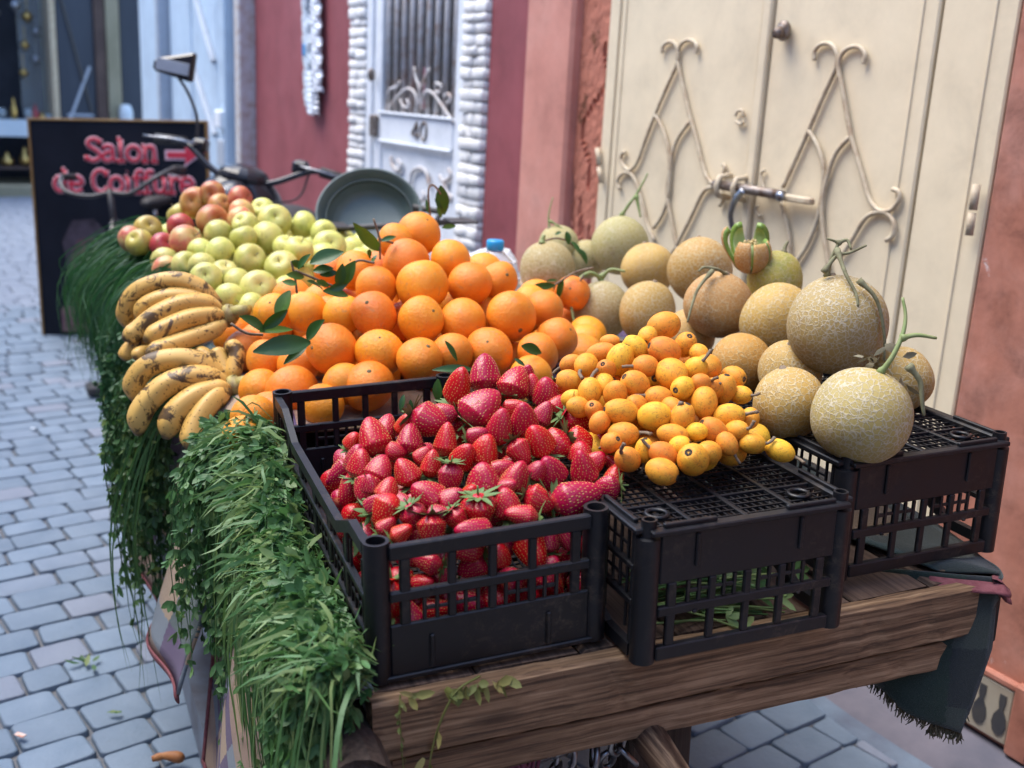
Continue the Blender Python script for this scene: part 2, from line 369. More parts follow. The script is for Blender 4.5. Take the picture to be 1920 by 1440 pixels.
APPLES=[(.0357,1.926,.3346,.042,'r'),(.0857,1.822,.3365,.033,'r'),(.1309,1.788,.3585,.0327,'d'),(.0517,1.712,.3127,.0415,'r'),(-.0239,1.720,.3009,.033,'d'),(-.0217,1.625,.2773,.0408,'p'),(-.0695,1.671,.2618,.0337,'d'),(.1264,1.735,.3299,.033,'p'),(.1133,1.676,.3197,.0328,'p'),(-.0039,1.969,.2989,.0339,'y'),(.0736,1.876,.3628,.0333,'r'),(-.1391,1.761,.2688,.033,'p'),(-.0952,1.803,.2857,.0354,'y'),(-.1219,1.702,.2678,.0331,'y'),(.053,1.625,.2959,.034,'g'),(.0416,1.494,.2693,.0357,'g'),(.1171,1.616,.3143,.0325,'g'),(.1014,1.542,.293,.0325,'g'),(.1616,1.573,.2867,.0403,'g'),(.1981,1.682,.3122,.0419,'g'),(.182,1.767,.3291,.0332,'g'),(.2717,1.700,.299,.0359,'g'),(.3134,1.654,.2836,.0329,'g'),(.2127,1.455,.2725,.0349,'g'),(.3068,1.561,.2617,.0419,'g'),(.2791,1.498,.253,.033,'g'),(.1028,1.467,.2545,.0374,'g'),(.1654,1.413,.2421,.0394,'g'),(.0939,1.293,.219,.0404,'g'),(.0573,1.350,.2241,.0327,'g'),(-.0066,1.360,.2352,.0354,'g'),(-.0356,1.502,.2406,.0332,'g'),(-.0722,1.607,.2357,.034,'g'),(-.0736,1.547,.2247,.0338,'p'),(.0298,1.271,.2072,.0325,'g'),(.0663,1.224,.1927,.0325,'g'),(.0375,1.407,.235,.0328,'g'),(.0044,1.546,.2629,.033,'g'),(-.0037,1.450,.2456,.0327,'g'),(.1951,1.516,.2703,.0328,'g'),(.164,1.336,.2046,.0331,'g')]
MELONS=[('M1',.823,.3,.3064,.0761),('M2',.7028,.085,.2354,.0668),('M3',.6699,.2,.2235,.0521),('M4',.872,.52,.2618,.0643),('M5',.8387,.66,.2658,.0619),('M6',.755,.45,.2132,.0508),('M7',.8361,.92,.1995,.0604),('M8',.7903,1.040,.1813,.061),('M9',.9433,1.120,.2505,.0608),('M10',.9936,1.360,.2698,.0697),('M11',.9744,.95,.2759,.0657),('M12',.7374,1.220,.2427,.0653),('M13',.889,1.500,.2488,.0561),('M14',.9532,1.464,.2201,.05),('M15',.9882,.7,.2974,.055),('M16',.9181,.2569,.2225,.05),('M18',.7797,.35,.2224,.05),('M19',.8174,.7177,.1972,.05)]
STRAWBERRIES=[(.2128,.3213,.2524,.0532,.0373,.084,-.338,.9374,0),(.259,.3471,.2611,.0505,.0409,.0242,.401,.9158,1.000),(.2941,.3167,.2535,.0474,.0447,.471,.4047,.7838,1.000),(.3239,.346,.2488,.0416,.0264,-.0146,-.2878,.9576,0),(.3236,.3214,.2426,.0356,.0233,.0172,.0218,.9996,0),(.3324,.2953,.2419,.0405,.0351,-.1293,-.2059,.97,0),(.3647,.3207,.2334,.0332,.0263,.2767,-.4959,-.8231,1.000),(.2242,.2667,.2394,.0556,.0479,.7354,.1641,.6575,1.000),(.2345,.2206,.2242,.0467,.0303,.0946,-.2064,.9739,0),(.2732,.2287,.2284,.0474,.0384,-.0533,-.2124,.9757,0),(.3057,.2427,.2291,.0339,.0274,.4257,-.0474,.9036,0),(.1508,.2652,.2283,.0458,.0419,.7411,-.5933,-.3143,1.000),(.179,.278,.231,.0322,.0297,.8463,-.4372,.3042,1.000),(.1252,.2817,.2204,.0307,.0243,.2712,-.2791,.9212,0),(.1037,.2979,.213,.036,.0303,.3839,.3789,.842,1.000),(.0805,.2768,.2079,.0492,.0391,-.1995,.5792,.7904,1.000),(.121,.2452,.2098,.04,.0375,.2568,.4804,.8386,1.000),(.1616,.221,.2146,.041,.0293,.1964,.2114,.9574,1.000),(.0583,.2974,.1996,.0255,.0229,.3877,-.1364,.9116,1.000),(.055,.2649,.1846,.0385,.0286,.1222,-.0271,.9921,0),(.055,.2422,.1865,.0369,.0314,.1898,.0682,.9795,1.000),(.055,.2014,.1714,.0346,.0334,-.4421,-.5942,-.6719,0),(.0727,.2098,.1882,.0351,.032,.5359,.3143,.7836,1.000),(.1001,.1876,.1902,.0336,.0336,-.317,.199,.9273,1.000),(.1318,.1884,.1977,.0327,.0271,.2176,.0887,.972,1.000),(.1462,.1551,.1899,.0381,.0274,-.0953,-.1182,-.9884,1.000),(.1719,.1825,.2041,.0377,.028,.1962,-.4564,.8678,0),(.2011,.1843,.208,.0405,.0368,.2383,-.093,.9667,0),(.2139,.1555,.1931,.0291,.0271,.7504,-.39,.5337,0),(.1812,.1365,.1885,.0392,.0392,-.0595,.2211,.9734,1.000),(.2218,.1294,.1886,.0406,.0363,.4666,.0266,.884,1.000),(.2441,.1728,.207,.0333,.0296,.3733,-.5912,-.7149,1.000),(.2733,.1757,.2159,.0422,.0348,-.3435,-.1196,.9315,0),(.3001,.1894,.2032,.043,.0379,-.8997,-.0018,-.4364,1.000),(.3529,.2383,.2189,.0395,.0395,.7808,-.2703,-.5632,1.000),(.3371,.1911,.2053,.0383,.0337,.9066,-.3512,-.2338,1.000),(.3697,.1904,.2006,.0284,.0309,-.8193,.3982,-.4126,1.000),(.2741,.1388,.1892,.0414,.037,-.3782,-.1601,.9118,0),(.3142,.1297,.1915,.0453,.0367,-.2885,-.0878,.9534,0),(.3286,.1664,.1956,.0302,.0314,.161,.0278,.9866,0),(.2504,.1299,.1952,.024,.0228,.3534,-.3901,.8503,0),(.2823,.0857,.173,.0603,.0402,.9664,-.1338,.2195,1.000),(.3326,.0994,.1742,.0339,.0319,-.9224,.3477,-.1682,1.000),(.354,.1207,.1794,.0283,.0234,.5449,.3167,.7764,1.000),(.3639,.1435,.1861,.0238,.0225,-.4939,.6755,.5474,1.000),(.2349,.089,.1741,.0351,.0339,.7947,-.5297,-.2966,1.000),(.1945,.0917,.1722,.0359,.0306,-.2335,.2081,.9498,1.000),(.1623,.0945,.1705,.0368,.038,.1118,.0084,-.9937,1.000),(.1331,.0909,.1648,.0274,.0262,.4992,-.235,-.834,1.000),(.1135,.1382,.1776,.0397,.0351,-.6873,.255,.6801,0),(.1356,.1198,.1754,.0302,.0267,.7452,-.3364,.5758,0),(.0704,.1683,.1768,.0307,.0295,.5005,.1632,.8502,1.000),(.055,.1582,.1648,.0302,.0298,.3566,-.4834,.7995,0),(.0598,.1359,.1656,.0426,.0323,-.51,-.2046,-.8355,0),(.088,.1142,.1642,.032,.0286,.4442,-.1179,-.8882,1.000),(.1002,.0846,.1573,.0349,.0338,-.072,-.3646,-.9284,1.000),(.2065,.0686,.166,.0378,.0263,-.9333,.3136,.1751,1.000),(.1458,.0618,.1565,.0449,.0247,-.9384,-.1578,.3076,0),(.0659,.0952,.153,.027,.0225,.7571,-.267,.5962,0),(.055,.1195,.1525,.0249,.0227,.6707,-.1752,.7208,1.000),(.055,.1429,.1548,.0218,.0218,.4769,-.3662,-.799,1.000),(.1134,.1038,.1661,.0252,.0229,.5618,-.7915,.2405,0),(.055,.1938,.1776,.0239,.0227,-.0059,.0051,1,0),(.0821,.143,.1711,.0209,.0209,.6605,-.7162,.2252,0),(.1602,.1199,.1797,.0257,.0234,.2991,-.4869,.8207,0),(.1269,.2092,.2028,.0245,.022,.5759,-.2154,.7887,0),(.2041,.1105,.1876,.0235,.0235,.4734,-.6778,.5626,0),(.0984,.2338,.2029,.0247,.0235,.8302,-.5568,.0262,0),(.2014,.2143,.219,.0275,.0237,.7234,-.5279,.4449,0),(.269,.2567,.2367,.0312,.026,.6978,-.6203,.3581,0),(.3415,.2719,.2309,.0294,.0268,.6295,.2174,.746,1.000),(.3377,.1446,.1927,.0274,.0249,.4692,-.4094,.7824,0),(.0924,.075,.121,.036,.0247,-.7468,.6512,.1347,1.000),(.1484,.0779,.1085,.0345,.0322,-.8193,.1112,-.5624,1.000),(.2192,.0695,.1214,.0441,.0372,.2267,-.6109,-.7586,0),(.1791,.075,.1175,.0277,.03,.0826,-.3769,.9226,0),(.1389,.072,.1324,.0408,.0227,-.9887,.0439,.1433,0),(.1077,.075,.1038,.0227,.0204,.6597,.0905,.7461,1.000),(.0852,.075,.0963,.0282,.0226,.5634,-.6488,.5115,0),(.2685,.0772,.126,.0284,.0272,.1299,-.4818,-.8666,0),(.294,.075,.1155,.0262,.0262,.3556,-.5725,.7387,0),(.2458,.0783,.1238,.0282,.0259,.0746,.1204,.9899,1.000)]
LOQUATS=[(.52,.3066,.323,.024,.0192,.9185,-.2236,.326),(.4858,.242,.3047,.0224,.0184,-.8928,.3315,.305),(.4774,.2044,.2817,.0236,.0204,-.022,.9722,.2331),(.4278,.2616,.2916,.0221,.0175,.462,-.0061,.8869),(.4173,.2993,.2928,.0207,.0141,-.7634,.5606,-.3209),(.3922,.2926,.2781,.0195,.0162,.7554,.633,.1695),(.4493,.2274,.289,.0172,.0151,.9951,-.0915,-.0388),(.4547,.2682,.3055,.0186,.0155,-.6843,.5321,.4987),(.4393,.3164,.3034,.0143,.0102,-.7331,.6565,-.1776),(.3847,.3277,.2721,.0159,.0127,.8947,-.2734,.3532),(.3628,.2865,.2603,.0173,.0148,-.8993,.4308,.0752),(.3689,.2317,.2588,.0179,.0158,-.2976,-.3846,-.8738),(.3497,.246,.2472,.015,.0114,-.7379,.5895,-.3287),(.3488,.2225,.2415,.0166,.0134,.9542,-.0794,-.2884),(.4033,.2527,.2816,.0153,.0128,-.6176,-.42,.665),(.3938,.2387,.265,.0169,.0136,.3141,.8495,.4239),(.3955,.2085,.2598,.0189,.0154,.0122,.4778,-.8784),(.4243,.2073,.2709,.0197,.0173,-.8106,.1259,.5719),(.4467,.182,.2564,.0195,.0154,.9645,-.1286,-.2304),(.528,.257,.306,.0193,.0156,-.0378,-.5841,.8108),(.512,.2009,.286,.019,.0157,-.162,.6292,-.7602),(.4794,.1757,.2691,.0186,.0154,-.8963,-.4413,.0437),(.4989,.1526,.2544,.0206,.0171,.3219,.4569,.8292),(.4239,.1515,.243,.0217,.0179,-.7787,.5568,-.2891),(.387,.1745,.2458,.0221,.016,-.9503,.2827,.13),(.4539,.1322,.2443,.019,.0158,.3409,-.0917,.9356),(.5237,.1303,.2395,.0205,.0158,-.8163,.5434,-.1958),(.5471,.1808,.2611,.02,.0157,.0653,-.1248,.99),(.5388,.2129,.284,.0206,.0178,-.8734,-.4835,-.0572),(.5746,.2024,.2694,.018,.0148,.4027,-.9148,.0308),(.571,.1752,.2516,.0157,.0128,-.4194,.8921,-.1681),(.5547,.1269,.2344,.0141,.0124,-.4719,-.514,-.7164),(.5212,.1063,.2273,.0162,.0133,-.3714,.857,-.3573),(.4905,.1136,.2276,.0207,.0164,-.7747,.1833,.6052),(.4356,.121,.2256,.02,.0134,.8661,-.4811,-.1356),(.379,.1504,.2228,.0195,.0161,-.8957,.4238,-.1342),(.4965,.0886,.2174,.0159,.0125,-.3431,.6022,.7209),(.4676,.0851,.2098,.018,.0152,.8196,.4322,-.3762),(.4374,.0724,.2081,.0227,.0191,-.6108,-.4429,.6564),(.4085,.0971,.2104,.0187,.0148,.8341,-.3029,-.4609),(.3951,.0745,.1968,.0201,.0165,.6908,-.6834,-.2363),(.3659,.111,.2037,.0188,.0154,.6595,.3734,-.6524),(.3925,.117,.2106,.0158,.0119,.0267,-.019,.9995),(.3592,.179,.232,.0151,.0133,.6051,.0411,.7951),(.5343,.0885,.214,.0161,.0135,-.848,.5248,-.0743),(.5716,.0791,.2032,.0191,.0144,-.6545,.6999,.2858),(.4642,.1116,.23,.0137,.012,-.7592,.648,-.0607),(.432,.0972,.2196,.014,.0118,.7019,-.6318,.3289),(.4133,.1813,.2505,.0158,.0132,-.8922,-.3081,.3303),(.4533,.1576,.2505,.0157,.0128,-.084,.9752,.2047),(.5026,.1698,.2763,.0136,.0119,-.977,.1702,.1284),(.5364,.2343,.2995,.0153,.0124,.1371,-.9676,-.2122),(.4781,.2771,.3177,.0161,.0131,-.6152,-.7108,-.341),(.523,.1709,.2665,.0161,.0131,.4478,.4836,-.752),(.356,.1392,.2178,.0152,.0125,.2499,-.7853,.5664),(.362,.2021,.2416,.0151,.0123,-.5113,-.4568,.728)]
# ------------------------------------------------------------------ setting materials
def mk_plaster(name, a, b, c, scale=3., rough=.75, bump=.35, chip=None, lo=.62, mottle=.12):
    t = NT(name); v = t.coord('Object'); n = t.noise(v, scale, 7, .65); col = t.ramp(n, [(.3, a), (.5, b), (.72, c)])
    st = t.noise(t.coord('Object', (6, 6, .7)), 2.2, 5, .6); col = t.mix(t.ramp(st, [(.45, 0), (.75, .3)]), col, c)
    mt_ = t.noise(v, scale * 3.1, 8, .7, .3); col = t.hsv(col, .5, 1., t.ramp(mt_, [(.3, 1 - mottle), (.5, 1.), (.72, 1 + mottle * .6)]))
    h = t.noise(v, 26, 8, .6)
    if chip:
        ch = t.noise(v, 7, 10, .72, .4); f = t.ramp(ch, [(lo, 0), (lo + .03, 1)]); col = t.mix(f, col, chip)
        ck = t.vor(t.coord('Object', (3, 3, 1.7)), 2.4, 'DISTANCE_TO_EDGE')
        h = t.math('SUBTRACT', h, t.math('MULTIPLY', f, .5))
    return t.fin(col, rough, t.bump(h, bump, .004), Specular_IOR_Level=.3)
M['red_wall'] = mk_plaster('dark_rose_plaster', (.23, .060, .066), (.27, .072, .080), (.31, .095, .105), 1.6, .62, .12, None, .62, .2)
M['pink_pillar'] = mk_plaster('pale_pink_plaster', (.46, .195, .15), (.54, .24, .185), (.60, .31, .25), 2.5, .7, .15, None, .62, .2)
M['salmon'] = mk_plaster('salmon_plaster', (.28, .102, .066), (.365, .145, .096), (.44, .215, .165), 3.2, .8, .35, (.58, .44, .40), .625, .42)
M['broken'] = mk_plaster('crumbling_salmon_plaster', (.38, .135, .085), (.44, .165, .11), (.46, .19, .13), 4, .9, 1., (.17, .065, .035), .58)
M['stone_white'] = mk_plaster('whitewashed_stone', (.68, .68, .68), (.76, .75, .73), (.56, .55, .54), 14, .7, .6)
M['cream'] = mk_plaster('cream_door_paint', (.68, .575, .40), (.73, .62, .435), (.64, .54, .38), 2.2, .42, .06, (.50, .44, .33), .70)
M['iron_cream'] = mk_plaster('cream_ironwork_paint', (.60, .52, .38), (.52, .43, .30), (.36, .25, .16), 30, .5, .3)
M['door_white'] = mk_plaster('white_door_paint', (.70, .74, .79), (.76, .79, .83), (.64, .68, .73), 4, .4, .1)
M['iron_white'] = mk_plaster('worn_white_ironwork', (.60, .60, .62), (.55, .53, .52), (.36, .22, .15), 20, .5, .2)
M['blue_white'] = mk_plaster('pale_blue_shutter_paint', (.42, .55, .68), (.48, .60, .72), (.38, .48, .60), 2, .45, .1)
M['grey_paint'] = mk_plaster('grey_frame_paint', (.34, .38, .44), (.40, .44, .50), (.30, .33, .38), 3, .5, .1)
M['steel'] = simple('dull_steel', (.35, .37, .40), (.2, .2, .22), 40, .35, .2, .001, Metallic=1.)
M['chrome'] = simple('chrome', (.75, .78, .80), (.6, .62, .65), 20, .12, 0, Metallic=1.)
M['rust_steel'] = simple('rusty_bolt_steel', (.30, .27, .25), (.13, .08, .05), 60, .5, .3, .001, Metallic=.6)
M['dark_metal'] = simple('dark_metal', (.03, .03, .034), (.05, .045, .045), 20, .5, .2)
M['black_paint'] = simple('black_gloss', (.012, .013, .018), (.02, .02, .026), 10, .25, 0)
M['rubber'] = simple('black_rubber', (.018, .018, .02), (.03, .03, .032), 40, .7, .3)
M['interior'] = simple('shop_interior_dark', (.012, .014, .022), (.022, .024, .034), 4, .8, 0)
M['navy'] = simple('dark_navy_boards', (.02, .028, .045), (.035, .045, .065), 3, .6, .1, stretch=(1, 1, .2))
M['brown_post'] = simple('brown_door_post', (.06, .035, .03), (.09, .055, .045), 4, .7, .1)
M['khaki_post'] = simple('khaki_post', (.22, .20, .13), (.28, .25, .17), 3, .7, .1)
M['white_cloth'] = simple('white_display_cloth', (.50, .58, .64), (.58, .64, .70), 5, .8, .2)
M['brass'] = simple('brass', (.55, .38, .14), (.42, .27, .09), 20, .28, 0, Metallic=1.)
M['ruby'] = simple('ruby_glass', (.25, .02, .03), (.3, .04, .05), 10, .15, 0)
def mk_glass(name, c, rough=.05, tr=.9):
    t = NT(name); return t.fin(c, rough, None, Transmission_Weight=tr, IOR=1.35)
M['glass'] = mk_glass('clear_glass', (.85, .92, .95)); M['bottle'] = mk_glass('clear_bottle_plastic', (.92, .95, .98), .12, .85)
def mk_paver():
    t = NT('blue_grey_paver'); v = t.coord('Object'); r = t.rnd()
    g = t.coord('Object'); geo = t.n.new('ShaderNodeNewGeometry'); n = t.noise(geo.outputs['Position'], 9, 6, .65)
    col = t.ramp(n, [(.3, (.135, .185, .245)), (.7, (.195, .25, .315))])
    pk = t.mix(t.ramp(r, [(.86, 0), (.93, .3)]), col, (.22, .18, .20))
    col = t.hsv(pk, .5, 1., t.math('MULTIPLY_ADD', r, .2, .88))
    d = t.noise(geo.outputs['Position'], 60, 8, .75); col = t.mix(t.ramp(d, [(.60, 0), (.75, .5)]), col, (.08, .085, .095))
    return t.fin(col, t.ramp(n, [(.3, .55), (.7, .75)]), t.bump(t.noise(geo.outputs['Position'], 90, 6), .5, .003), Specular_IOR_Level=.35)
M['paver'] = mk_paver()
M['grout'] = simple('sandy_grout', (.11, .12, .135), (.155, .15, .15), 30, .9, .6, .004)
M['cement'] = simple('blue_grey_cement', (.14, .19, .25), (.085, .105, .15), 7, .65, .5, .006)
M['pink_cement'] = simple('pink_cement_skirting', (.155, .14, .165), (.085, .085, .11), 5, .75, .5, .005)

# ------------------------------------------------------------------ street
street = tag(MB().add([(-40, -12, 0), (14, -12, 0), (14, 12, 0), (-40, 12, 0)], [(0, 1, 2, 3)]).build('street', M['grout']), kind='structure')
def paver_mesh(i):
    b = MB(); n = []; rr = .10 + .05 * random.random()
    for cx, cy, a0 in ((1, 1, 0), (-1, 1, 90), (-1, -1, 180), (1, -1, 270)):
        jx, jy = random.uniform(-.03, .03), random.uniform(-.03, .03)
        for k in range(4):
            a = R(a0 + 30 * k); n.append((cx * (.5 - rr) + rr * math.cos(a) + jx, cy * (.5 - rr) + rr * math.sin(a) + jy))
    N = len(n); v = [(x, y, -.01) for x, y in n] + [(x * .99, y * .99, .007) for x, y in n] + [(x * .962, y * .962, .0108) for x, y in n] + [(x * .90, y * .90, .0118 + random.uniform(-.0006, .0006)) for x, y in n]
    f = [(l * N + j, l * N + (j + 1) % N, (l + 1) * N + (j + 1) % N, (l + 1) * N + j) for l in range(3) for j in range(N)] + [tuple(3 * N + j for j in range(N))]
    return b.add(v, f).data('paver', M['paver'], True)
PV = [paver_mesh(i) for i in range(7)]
ang = R(97); ca, sa = math.cos(ang), math.sin(ang)          # direction of a course
cells = []
a_ = -1.0                                                    # along the alley (distance)
while a_ < 15:
    dlen = random.uniform(.098, .112); b_ = -.9 + random.uniform(0, .2)
    while b_ < 5.0:
        w_ = random.choice((.10, .13, .15, .165, .14))
        cb = b_ + w_ / 2; cx = -(a_ + dlen / 2) * sa + cb * ca; cy = (a_ + dlen / 2) * ca * -1 * -1 + cb * sa
        cx = -math.sin(ang) * (a_ + dlen / 2) + math.cos(ang) * cb; cy = math.cos(ang) * (a_ + dlen / 2) + math.sin(ang) * cb
        cells.append((cx, cy, w_, dlen)); b_ += w_
    a_ += dlen
keep = []
for c in cells:
    if not (-14.5 < c[0] < -.8 and -.6 < c[1] < 1.87): continue
    q = Vector((c[0], c[1], 0)) - Vector((0, 0, CAMH)); dz = sum(CAMM[i][2] * q[i] for i in range(3))
    if dz < .2: continue
    px, py = pix((c[0], c[1], 0))
    vis = -60 < px < 1980 and -40 < py < 1500
    if not vis: continue
    seen = (px < 480 and (px < 330 or py > 1000)) or (px > 1200 and py > 1150) or px < 140
    keep.append((0 if seen else 1, dz, c))
keep.sort(key=lambda k: (k[0], k[1]))
far = MB()
for i, (s_, dz, (x, y, w_, d_)) in enumerate(keep):
    g = random.uniform(.003, .006)
    if i < 300:
        o = link('paver', PV[random.randrange(7)], street); o.location = (x, y, random.uniform(-.002, .002))
        o.rotation_euler = (random.gauss(0, .008), random.gauss(0, .008), ang + random.gauss(0, .015) + random.choice((0, math.pi)))
        o.scale = (w_ - g, d_ - g, 1)
    else:
        me = PV[i % 7]; mt = Matrix.Translation((x, y, random.uniform(-.002, .002))) @ Matrix.Rotation(ang, 4, 'Z') @ Matrix.Diagonal((w_ - g, d_ - g, 1, 1))
        far.add([mt @ v.co for v in me.vertices], [tuple(p.vertices) for p in me.polygons])
fo = far.build('distant_paving', M['paver'], street, True); fo['kind'] = 'stuff'
# gutter cement and skirting slope against the wall
b = MB()
xs = np.linspace(-6.8, 1.2, 60)
prof = [(1.80, -.004), (1.815, .013), (1.85, .018), (1.89, .036), (1.94, .052), (2.01, .06)]
v = [(x, y + .012 * math.sin(x * 9 + y * 3), z + .004 * math.sin(x * 7 + y * 20)) for x in xs for y, z in prof]
n = len(prof); f = [(i * n + j, i * n + j + 1, (i + 1) * n + j + 1, (i + 1) * n + j) for i in range(len(xs) - 1) for j in range(n - 1)]
b.add(v, f); g = b.build('gutter_skirting', [M['cement'], M['pink_cement']], None, True); tag(g, kind='structure')
g.data.polygons.foreach_set('material_index', [0 if j < 2 else 1 for i in range(len(xs) - 1) for j in range(n - 1)])

# ------------------------------------------------------------------ the rose building with its two doors
WY = 2.0
bld = tag(empty('rose_building', (-3.5, WY, 0)), 'rose and salmon plastered building with a white door and a cream metal door', 'building')
def bpart(mb, name, mat, parent=bld, smooth=False):
    o = mb.build(name, mat, parent, smooth)
    o.matrix_parent_inverse = Matrix.Translation((3.5, -WY, 0)) if parent is bld else Matrix.Identity(4)
    return o
def wallbox(x0, x1, y0, y1, z0, z1, name, mat, bev=.006): return bpart(MB().box((x0, y0, z0), (x1, y1, z1), bev), name, mat)
HT = 4.6
wallbox(-6.88, -5.215, WY, WY + .3, 0, HT, 'wall', M['red_wall'])
wallbox(-3.775, -3.44, WY + .003, WY + .3, 0, HT, 'wall', M['red_wall'])
wallbox(-3.44, -3.135, WY - .035, WY + .3, 0, HT, 'pillar', M['pink_pillar'], .012)
# crumbling strip left of the cream door: an uneven surface with a hollowed, broken lower part
b = MB(); nx, nz = 22, 260; v = []
for i in range(nz):
    for j in range(nx):
        x = -3.135 + (.17) * j / (nx - 1); z = HT * i / (nz - 1)
        d = 0
        k = math.sin(z * 13 + j * .9) + .7 * math.sin(z * 29 + j * 2.1) + .5 * math.sin(z * 61 - j * 1.7)
        if z < 1.13 - .25 * (j / nx) and k > .35: d = .010 + .010 * random.random()
        if abs(x - (-3.02 + .05 * math.sin(z * 9) + .03 * math.sin(z * 23))) < .008 and 1.1 < z < 1.55: d = .025
        v.append((x, WY + .004 + d + random.uniform(-.002, .002), z))
f = [(i * nx + j, i * nx + j + 1, (i + 1) * nx + j + 1, (i + 1) * nx + j) for i in range(nz - 1) for j in range(nx - 1)]
bpart(b.add(v, f), 'crumbling_plaster', M['broken'], bld, False)
wallbox(-3.135, -2.99, WY + .05, WY + .3, 0, HT, 'wall', M['salmon'])
wallbox(-1.497, 5.28, WY, WY + .3, .06, HT, 'wall', M['salmon'])
wallbox(-5.215, -3.775, WY + .004, WY + .3, 2.25, HT, 'wall', M['red_wall'])
wallbox(-2.97, -1.497, WY + .004, WY + .3, 2.35, HT, 'wall', M['salmon'])
# rough whitewashed stone surround of the white door
for (x0, x1) in ((-5.21, -5.0), (-3.97, -3.778)):
    z = .02
    while z < 2.24:
        h = random.uniform(.032, .055); k = random.choice((1, 2, 2, 3)); xx = x0
        for q in range(k):
            xe = x1 if q == k - 1 else x0 + (x1 - x0) * ((q + 1) / k + random.uniform(-.08, .08))
            bb = MB().box((xx + .001, WY - .012 - random.uniform(0, .012), z), (xe - .001, WY + .12, min(z + h - .0025, 2.245)), .006)
            bb.xf(lambda p: (p[0] + random.uniform(-.003, .003), p[1] + random.uniform(-.005, .003), p[2] + random.uniform(-.003, .003)))
            bpart(bb, 'stone', M['stone_white'], bld, True); xx = xe
        z += h
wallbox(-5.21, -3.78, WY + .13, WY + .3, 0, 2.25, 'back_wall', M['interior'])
# --- white door with grille and number
dw = bpart(MB().box((-4.995, WY - .01, .02), (-4.925, WY + .07, 2.24), .006), 'white_door', M['door_white'])
def dpart(mb, name, mat, par, smooth=False): 
    o = mb.build(name, mat, par, smooth); return o
def dbox(x0, x1, y0, y1, z0, z1, name='stile', mat='door_white', par=None, bev=.005): return dpart(MB().box((x0, y0, z0), (x1, y1, z1), bev), name, M[mat], par or dw)
dbox(-4.915, -4.83, WY + .0, WY + .04, .05, 2.2); dbox(-4.055, -3.972, WY + .0, WY + .04, .05, 2.2)
dbox(-4.829, -4.056, WY - .004, WY + .04, 1.150, 1.275, 'rail'); dbox(-4.829, -4.056, WY + .0, WY + .04, .05, .17, 'rail')
dbox(-4.829, -4.056, WY + .012, WY + .03, .171, 1.149, 'panel')
dbox(-4.829, -4.056, WY - .018, WY - .004, 1.138, 1.152, 'moulding'); dbox(-4.829, -4.056, WY - .016, WY - .004, 1.268, 1.280, 'moulding')
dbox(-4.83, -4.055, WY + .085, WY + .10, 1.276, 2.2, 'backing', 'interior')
for k in range(9):
    x = -4.79 + k * .087
    dpart(MB().tube([(x, WY + .02, 1.27), (x, WY + .02, 2.2)], .0155, 8), 'bar', M['iron_white'], dw, True)
def scroll(pts, r, name, mat, par, y, flatk=.8):
    q = spl([(x, y, z) for x, z in pts], 5)
    return dpart(MB().tube(q, r, 8, flat=(0, 1, 0), flatk=flatk), name, mat, par, True)
Z2 = lambda x, y: (480 + x / 3, y / 3)
def tr(pts, zf, y):
    o = []
    for x, z in pts:
        p = at(*zf(x, z), y=y); o.append((p.x, p.z))
    return o
for pts in ([(745, 610), (800, 540), (850, 500), (890, 520), (905, 580), (895, 640)], [(930, 620), (935, 560), (960, 515), (1000, 530), (1050, 600), (1110, 690)],
            [(890, 380), (900, 440), (920, 500), (920, 600)], [(975, 390), (950, 440), (925, 500)], [(810, 560), (830, 600), (860, 600), (850, 560)], [(1010, 470), (1040, 480), (1035, 520), (1010, 515)],
            [(740, 530), (760, 500), (790, 490), (810, 460)], [(1060, 540), (1085, 530), (1095, 560), (1075, 580)]):
    scroll(tr(pts, Z2, WY - .005), .0075, 'scroll', M['iron_white'], dw, WY - .005)
for pts in ([(870, 1040), (880, 970), (920, 945), (960, 970), (980, 1050)], [(760, 880), (770, 930), (800, 960), (820, 930), (800, 900)], [(1085, 950), (1100, 990), (1060, 1020), (1035, 990)],
            [(1060, 1030), (1080, 1090), (1105, 1110), (1090, 1130)], [(940, 1080), (950, 1110), (930, 1130)]):
    scroll(tr(pts, Z2, WY + .0), .010, 'scroll', M['iron_white'], dw, WY - .002)
for pts in ([(904, 684), (890, 722), (876, 752), (896, 758), (914, 762)], [(906, 700), (905, 745), (904, 788)], [(938, 690), (927, 715), (926, 755), (936, 788), (950, 780), (957, 745), (955, 705), (945, 688), (938, 690)]):
    scroll(tr(pts, Z2, WY - .008), .0055, 'number', M['rust_steel'], dw, WY - .008)
dpart(MB().box((-4.905, WY - .03, 1.16), (-4.85, WY, 1.26), .006), 'lock', M['rust_steel'], dw)
dpart(MB().ell((-4.88, WY - .03, 1.44), (.012, .02, .03)), 'knocker', M['rust_steel'], dw, True)
dpart(MB().box((-4.56, WY + .06, 1.30), (-4.43, WY + .066, 1.48), .002), 'notice', simple('pink_notice', (.5, .32, .38), (.35, .12, .16), 12, .7, 0), dw)
